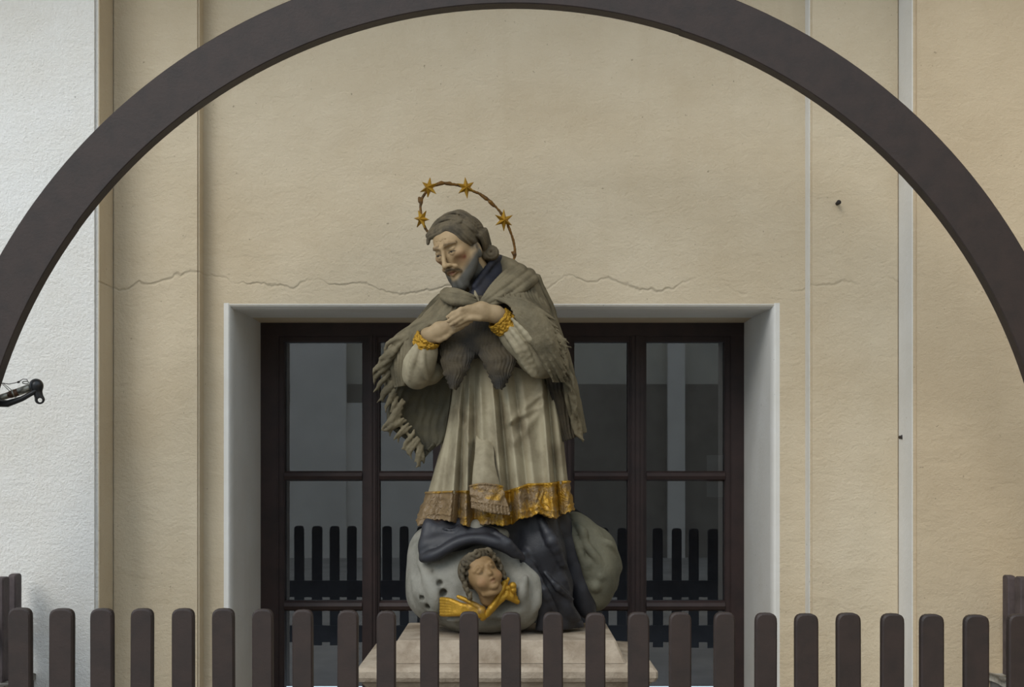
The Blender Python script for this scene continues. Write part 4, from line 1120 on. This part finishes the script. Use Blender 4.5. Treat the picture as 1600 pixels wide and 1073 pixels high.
# dark back panel trailing behind the leg
cs.chain(PP([(868, 810, 0.03), (890, 870, 0.05), (908, 925, 0.05), (918, 955, 0.04)]), [0.055, 0.06, 0.05, 0.03], 0.02, smooth=3)
cs.chain(PP([(900, 975, 0.0), (880, 984, 0.0), (905, 984, 0.01)]), [0.03, 0.03, 0.02], 0.02)
cs.noise(0.003, 22)
V_, F_ = cs.mesh(); V_ = relax(V_, F_, 1)
mesh('cassock', V_, F_, M['cassock'], statue)

# ---- cloud
cl = SDF(P(628, 996, -0.34) - 0.01, np.array([P(856, 0, 0)[0], SD + 0.24, P(0, 806, 0)[2]]), 0.006)
cl.ell(P(738, 905, -0.01), (0.245, 0.215, 0.20), 0.02)
cl.ell(P(672, 870, -0.03), (0.09, 0.13, 0.115), 0.05)
cl.ell(P(680, 925, -0.05), (0.105, 0.15, 0.10), 0.05)
cl.ell(P(762, 945, -0.06), (0.20, 0.18, 0.112), 0.05)
cl.ell(P(808, 925, -0.05), (0.100, 0.165, 0.145), 0.04)
cl.chain(PP([(716, 832, -0.15), (745, 828, -0.17), (785, 836, -0.16)]), [0.03, 0.035, 0.03], 0.03)
cl.chain(PP([(818, 880, -0.17), (838, 905, -0.165), (838, 940, -0.165), (822, 965, -0.15)]), [0.008, 0.012, 0.014, 0.008], 0.02, smooth=4)
cl.chain(PP([(660, 880, -0.15), (672, 905, -0.185), (680, 930, -0.2), (678, 955, -0.19)]), [0.006, 0.012, 0.014, 0.01], 0.03, smooth=4)
for px_, py_, r_ in ((687, 911, .012), (693, 926, .012), (659, 934, .010), (669, 948, .010), (677, 893, .010), (677, 884, .009)):
    cl.ell(P(px_, py_, -0.215 if px_ > 675 else -0.185), (r_, 0.035, r_), 0.005, cut=True)
for L_ in ([(700, 968, -0.2), (740, 958, -0.235), (790, 960, -0.22), (825, 945, -0.17)], [(645, 900, -0.11), (655, 925, -0.14), (668, 950, -0.16)], [(822, 900, -0.2), (815, 925, -0.22), (822, 950, -0.19)]):
    cl.chain(PP(L_), [0.006] + [0.016] * (len(L_) - 2) + [0.006], 0.022, smooth=4)
cl.noise(0.009, 8); cl.noise(0.003, 26)
cl.F[:, :, :max(0, int((pz - cl.lo[2]) / cl.h) + 1)] = 1.0        # flat underside on the pedestal
V_, F_ = cl.mesh(); V_ = relax(V_, F_, 2)
cloud = mesh('cloud', V_, F_, M['cloud'], statue)
cr_ = SDF(P(880, 975, -0.12) - 0.03, np.array([P(978, 0, 0)[0] + .02, SD + 0.24, P(0, 788, 0)[2]]), 0.0055)
cr_.chain(PP([(896, 815, 0.08), (918, 850, 0.08), (930, 890, 0.08), (932, 925, 0.08), (932, 940, 0.08)]), [0.04, 0.07, 0.085, 0.055, 0.02], 0.03, smooth=4)
cr_.chain(PP([(912, 828, 0.10), (938, 850, 0.10), (948, 885, 0.10), (944, 915, 0.10)]), [0.025, 0.05, 0.046, 0.03], 0.02, smooth=4)
for L_ in ([(888, 812, 0.03), (900, 845, 0.0), (914, 885, 0.0), (926, 925, 0.03), (934, 945, 0.06)], [(896, 815, 0.02), (910, 830, 0.0), (914, 848, 0.0), (926, 864, -.01), (936, 880, 0.0), (938, 905, 0.01), (942, 925, 0.03)],
           [(925, 826, 0.06), (930, 845, 0.03), (952, 850, 0.04), (962, 868, 0.08), (966, 886, 0.1), (962, 895, 0.1), (958, 918, 0.1), (940, 945, 0.08)]):
    cr_.chain(PP(L_), [0.008] + [0.017] * (len(L_) - 2) + [0.006], 0.005, smooth=4)
for px_, py_, r_ in ((920, 880, .03), (930, 915, .026), (938, 900, .02)): cr_.ell(P(px_, py_, 0.01), (r_, .03, r_), 0.01)
cr_.noise(0.003, 16)
V_, F_ = cr_.mesh(); V_ = relax(V_, F_, 1)
mesh('cloud_billow', V_, F_, M['cloud2'], statue)

# ---- cherub head with curls, gilt wings
CR = rotm(28, -6, -24)
CCn = P(752, 897, -0.268)
ch = SDF((-0.10, -0.12, -0.15), (0.10, 0.10, 0.11), 0.0032)
ch.ell((0, 0.01, 0.015), (0.066, 0.070, 0.066))
ch.ell((0, -0.022, -0.028), (0.052, 0.048, 0.050), 0.02)
ch.ell((0, -0.060, -0.062), (0.016, 0.013, 0.012), 0.014)
ch.cap((0, 0.0, -0.05), (0.0, 0.03, -0.09), 0.040, 0.036, 0.02)
ch.ell((0, -0.068, -0.014), (0.0095, 0.011, 0.009), 0.008)
ch.cap((0, -0.056, 0.008), (0, -0.068, -0.012), 0.006, 0.007, 0.008)
for s in (-1, 1):
    ch.ell((s * 0.032, -0.046, -0.030), (0.021, 0.019, 0.020), 0.012)
    ch.ell((s * 0.024, -0.072, 0.006), (0.014, 0.014, 0.009), 0.008, cut=True)
    ch.ell((s * 0.024, -0.051, 0.005), 0.0115, 0.002)
    ch.chain([(s * 0.013, -0.058, 0.009), (s * 0.024, -0.0625, 0.0125), (s * 0.036, -0.054, 0.008)], [0.003] * 3, 0.004)
    ch.chain([(s * 0.012, -0.061, 0.020), (s * 0.026, -0.058, 0.025), (s * 0.04, -0.046, 0.018)], [0.005] * 3, 0.008)
ch.chain([(-0.014, -0.062, -0.036), (0, -0.069, -0.033), (0.014, -0.062, -0.036)], [0.003, 0.0055, 0.003], 0.005)
ch.chain([(-0.011, -0.061, -0.044), (0, -0.068, -0.046), (0.011, -0.061, -0.044)], [0.003, 0.0055, 0.003], 0.005)
ch.chain([(-0.013, -0.068, -0.040), (0, -0.074, -0.040), (0.013, -0.068, -0.040)], [0.002, 0.004, 0.002], 0.002, cut=True)
ch.chain([(-0.036, -0.022, -0.072), (0, -0.046, -0.082), (0.036, -0.022, -0.072)], [0.008] * 3, 0.012, smooth=3)
V_, F_ = ch.mesh(); V_ = relax(V_, F_, 1, .35)
x, y, z = V_.T
cc_ = np.tile(np.array(lin(142, 114, 78)), (len(V_), 1))
for s in (-1, 1): cc_ = blend(cc_, 0.6 * g3(s * 0.036, -0.058, -0.030, 0.016), lin(158, 116, 84))
cc_ = blend(cc_, 0.6 * np.exp(-(((z + 0.040) / 0.008) ** 2 + (x / 0.013) ** 2)) * (y < -0.055), lin(112, 66, 46))
for s in (-1, 1):
    cc_ = blend(cc_, 0.5 * (((x - s * .024) ** 2 + (y + .051) ** 2 + (z - .005) ** 2) < .0121 ** 2), lin(80, 68, 50))
cher = mesh('cherub_head', V_ @ CR.T + CCn, F_, M['skin'], statue, True, cc_)
ch2 = SDF((-0.12, -0.11, -0.10), (0.12, 0.11, 0.13), 0.0035)
ch2.ell((0, 0.020, 0.020), (0.072, 0.072, 0.072))
ch2.ell((0, -0.07, -0.018), (0.056, 0.07, 0.070), 0.008, cut=True)
random.seed(5)
for s in (-1, 1):
    for k, (yy, zz) in enumerate(((-0.030, 0.060), (-0.018, 0.040), (-0.010, 0.018), (-0.004, -0.006), (0.0, -0.030), (0.006, -0.052))):
        c = np.array([s * (0.048 + 0.022 * min(1, k / 2)), yy, zz]); ph0 = random.uniform(0, 6)
        pr_ = None
        for i in range(9):
            a = ph0 + i * 0.75; r_ = 0.015 * (1 - i * 0.06)
            q = c + np.array([s * (0.004 + 0.003 * i * .4), r_ * math.cos(a), r_ * math.sin(a)])
            if pr_ is not None: ch2.cap(pr_, q, 0.0075, 0.0075, 0.0025)
            pr_ = q
for k in range(5):
    c = np.array([(-0.035 + 0.0175 * k), -0.042 + 0.01 * abs(k - 2), 0.075 - 0.004 * abs(k - 2)]); pr_ = None
    for i in range(9):
        a = 0.8 + k + i * 0.75; r_ = 0.014 * (1 - i * 0.06)
        q = c + np.array([r_ * math.cos(a), -0.002 * i * .5, r_ * math.sin(a)])
        if pr_ is not None: ch2.cap(pr_, q, 0.0075, 0.0075, 0.0025)
        pr_ = q
V_, F_ = ch2.mesh(); V_ = relax(V_, F_, 1, .3)
mesh('curls', V_ @ CR.T + CCn, F_, M['hair'], cher)
def wing(lo, hi, feathers, blobs):
    w_ = SDF(lo, hi, 0.0026)
    for pts, r_ in feathers: w_.chain(PP(pts), np.linspace(r_, r_ * 0.75, len(pts)), 0.0015, smooth=3)
    for p_, r_ in blobs: w_.ell(P(*p_), r_, 0.004)
    w_.noise(0.0010, 75)
    V_, F_ = w_.mesh()
    return mesh('wing', relax(V_, F_, 1, .2), F_, M['gold_wing'], cher)
wing(P(682, 975, -0.32) - .01, P(768, 925, -0.16) + .01,
     [([(750, 950 + k * 2.2, -0.275), (722, 946 + k * 2.4, -0.27), (704, 938 + k * 4.2, -0.255), (690, 936 + k * 4.6, -0.225)], 0.0118) for k in range(6)] +
     [([(748, 948, -0.28), (730, 938, -0.275), (716, 932, -0.26)], 0.010), ([(752, 955, -0.28), (756, 962, -0.275), (754, 966, -0.265)], 0.014)], [((752, 953, -0.275), 0.018)])
wing(P(752, 975, -0.32) - .01, P(818, 895, -0.14) + .01,
     [([(762, 958, -0.275), (774, 945, -0.275), (788, 932, -0.265), (798 + k * 2.6, 916 + k * 6, -0.235)], 0.0125) for k in range(5)] +
     [([(760, 960, -0.275), (772, 944, -0.285), (786, 918, -0.26), (793, 905, -0.235)], 0.012)],
     [((795 + 7 * math.cos(k), 922 + 11 * math.sin(k * 1.7), -0.25), 0.013) for k in range(9)] + [((768, 950, -0.28), 0.014)])

# ---- halo: bent wire ring with stars
halo_px = [(795, 420, 0.02), (804, 402, 0.03), (803, 380, 0.03), (794, 353, 0.02), (779, 328, 0.01), (759, 309, 0.0), (736, 297, -0.01), (713, 289, -0.02), (693, 286, -0.03), (674, 292, -0.04), (661, 307, -0.05), (657, 324, -0.06), (660, 345, -0.07), (669, 363, -0.07), (684, 374, -0.06)]
hl = SDF(P(645, 430, -0.12) - .02, np.array([P(815, 0, 0)[0], SD + 0.07, P(0, 276, 0)[2]]), 0.0030)
hl.chain(PP(halo_px), [0.0048] * len(halo_px), 0.004, smooth=5)
for a_, b_ in (((690, 286, -.03), (682, 289, -.035)), ((703, 287, -.025), (697, 287, -.03)), ((657, 315, -.055), (655, 309, -.053)), ((766, 316, 0), (771, 322, .005)), ((804, 398, .03), (800, 394, .03)), ((759, 310, -.0), (751, 304, -.0))):
    hl.cap(P(*a_), P(*b_), 0.0085, 0.005, 0.004)
hl.noise(0.0016, 90)
V_, F_ = hl.mesh()
halo = mesh('halo_ring', relax(V_, F_, 1, .3), F_, M['wire'], statue)
def star(px_, py_, dy_, R0, rot, tx, tz):
    c = P(px_, py_, dy_)
    n = 6; V_ = [(0, -0.014, 0)]; 
    for k in range(2 * n):
        a = rot + math.pi * k / n; r_ = (R0 * random.uniform(.92, 1.1)) if k % 2 == 0 else R0 * 0.42
        V_.append((r_ * math.sin(a), 0.0 if k % 2 == 0 else 0.002, r_ * math.cos(a)))
    m0 = len(V_)
    for k in range(2 * n): v = V_[1 + k]; V_.append((v[0], 0.006, v[2]))
    V_.append((0, 0.008, 0))
    Fc = []
    for k in range(2 * n):
        a, b = 1 + k, 1 + (k + 1) % (2 * n); a2, b2 = m0 + k, m0 + (k + 1) % (2 * n)
        Fc += [[0, b, a], [a, b, b2, a2], [a2, b2, len(V_) - 1]]
    R_ = np.array(Matrix.Rotation(tx, 3, 'X') @ Matrix.Rotation(tz, 3, 'Z'))
    mesh('star', np.array(V_) @ R_.T + c, Fc, M['gold_star'], halo, False)
star(658, 342, -0.085, 0.037, 0.62, 0.15, -0.55)
star(669.5, 293, -0.055, 0.039, 0.15, 0.1, -0.45)
star(728.5, 293, -0.03, 0.040, -0.1, 0.1, 0.15)
star(787.5, 344, 0.0, 0.039, 0.0, 0.1, 0.25)

# ------------------------------------------------------------------ bracket arm reaching in past the arch
def tube(name, pts, rad, mat, parent, seg=12):
    pts = [np.array(p) for p in pts]; V_, Fc = [], []
    for i, p in enumerate(pts):
        t = pts[min(i + 1, len(pts) - 1)] - pts[max(i - 1, 0)]; t = t / np.linalg.norm(t)
        e1 = np.cross(t, [0, 1, 0.01]); e1 /= np.linalg.norm(e1); e2 = np.cross(t, e1)
        r = rad[i] if np.ndim(rad) else rad
        for k in range(seg):
            a = 2 * math.pi * k / seg; V_.append(p + (e1 * math.cos(a) + e2 * math.sin(a)) * r)
    for i in range(len(pts) - 1):
        for k in range(seg): Fc.append([i * seg + k, (i + 1) * seg + k, (i + 1) * seg + (k + 1) % seg, i * seg + (k + 1) % seg])
    Fc += [list(range(seg)), [(len(pts) - 1) * seg + k for k in range(seg)][::-1]]
    return mesh(name, V_, Fc, mat, parent, True)
DL = D_A + 0.13
L_ = lambda px, py, dd=0.0: W(px, py, DL + dd)
arm = empty('bracket_arm', L_(-72, 640, -0.05))
tag(arm, 'black and silver bracket arm with round knob and cable loops, fixed beside the arch foot', 'bracket')
px2m = DL / F
tube('barrel', [L_(-70, 634), L_(-2, 622), L_(14, 617)], 5.2 * px2m, M['steel'], arm)
tube('ring_band', [L_(13, 617.5), L_(17, 616), L_(29, 612)], [5.2 * px2m, 6 * px2m, 6 * px2m], M['copper'], arm)
tube('ring_band', [L_(21, 615), L_(23, 614.3)], 6.8 * px2m, M['steel'], arm)
tube('barrel', [L_(29, 612), L_(48, 605)], 6.2 * px2m, M['steel'], arm)
tube('lever', [L_(-72, 632, -.02), L_(-10, 629, -.02), L_(12, 630.5, -.02), L_(34, 623, -.02), L_(50, 614, -.015), L_(58, 608, -.01)], [6.5 * px2m, 6.5 * px2m, 5.5 * px2m, 4.2 * px2m, 4 * px2m, 3.5 * px2m], M['black'], arm)
kn = SDF(L_(44, 640, -.05) - .01, L_(74, 588, .03) + .01, 0.0022)
kn.ell(L_(56.5, 602), (10.8 * px2m,) * 3, 0.004)
kn.chain([L_(57, 605), L_(60, 617), L_(62, 622)], [9 * px2m, 6 * px2m, 6 * px2m], 0.008)
kn.ell(L_(62, 624), (8 * px2m, 4.5 * px2m, 7.5 * px2m), 0.004)
kn.cap(L_(62.5, 625, -.05), L_(62.5, 625, .05), 3.3 * px2m, None, 0.001, cut=True)
V_, F_ = kn.mesh(); mesh('knob', relax(V_, F_, 1), F_, M['black'], arm)
tube('cable', [L_(-20, 590, -.06), L_(2, 598, -.05), L_(14, 600, -.03), L_(28, 597), L_(36, 592), L_(42, 592.5), L_(44, 597)], 0.6 * px2m, M['iron'], arm, 6)
tube('cable', [L_(2, 598, -.05), L_(10, 606), L_(17, 613)], 0.5 * px2m, M['iron'], arm, 6)
tube('cable', [L_(4, 598, -.05), L_(13, 605), L_(20, 611)], 0.5 * px2m, M['iron'], arm, 6)
lp = [L_(40 + 5 * math.cos(a), 597.5 + 2 * math.sin(a)) for a in np.linspace(0, 6.28, 17)]
tube('cable_link', lp, 0.8 * px2m, M['steel'], arm, 6)
tube('cable_crimp', [L_(27.5, 597.3), L_(30.5, 596.3)], 1.6 * px2m, M['iron'], arm, 8)


# ------------------------------------------------------------------ small things on and by the walls
def nail(px, py, d, r, label):
    c = W(px, py, d)
    o = empty('wall_hook', c)
    tag(o, label, 'hook')
    bm = bmesh.new()
    bmesh.ops.create_cone(bm, cap_ends=True, segments=10, radius1=r, radius2=r * 0.7, depth=0.03, matrix=Matrix.Translation(Vector(c) + Vector((0, -0.012, 0))) @ Matrix.Rotation(math.pi / 2, 4, 'X'))
    vs = [tuple(v.co) for v in bm.verts]; bm.verts.index_update(); fs = [[v.index for v in f.verts] for f in bm.faces]; bm.free()
    mesh('shank', vs, fs, M['iron'], o)
    bm = bmesh.new()
    bmesh.ops.create_uvsphere(bm, u_segments=10, v_segments=6, radius=r * 1.25, matrix=Matrix.Translation(Vector(c) + Vector((0, -0.028, 0))) @ Matrix.Diagonal((1, 0.5, 1, 1)))
    vs = [tuple(v.co) for v in bm.verts]; bm.verts.index_update(); fs = [[v.index for v in f.verts] for f in bm.faces]; bm.free()
    mesh('head', vs, fs, M['iron'], o)
nail(1308, 318, D_W, 0.008, 'small dark iron stud in the cream wall beside the arch')
nail(1407, 683, D_W - 0.02, 0.008, 'small dark iron stud at the pale edge of the right pier')
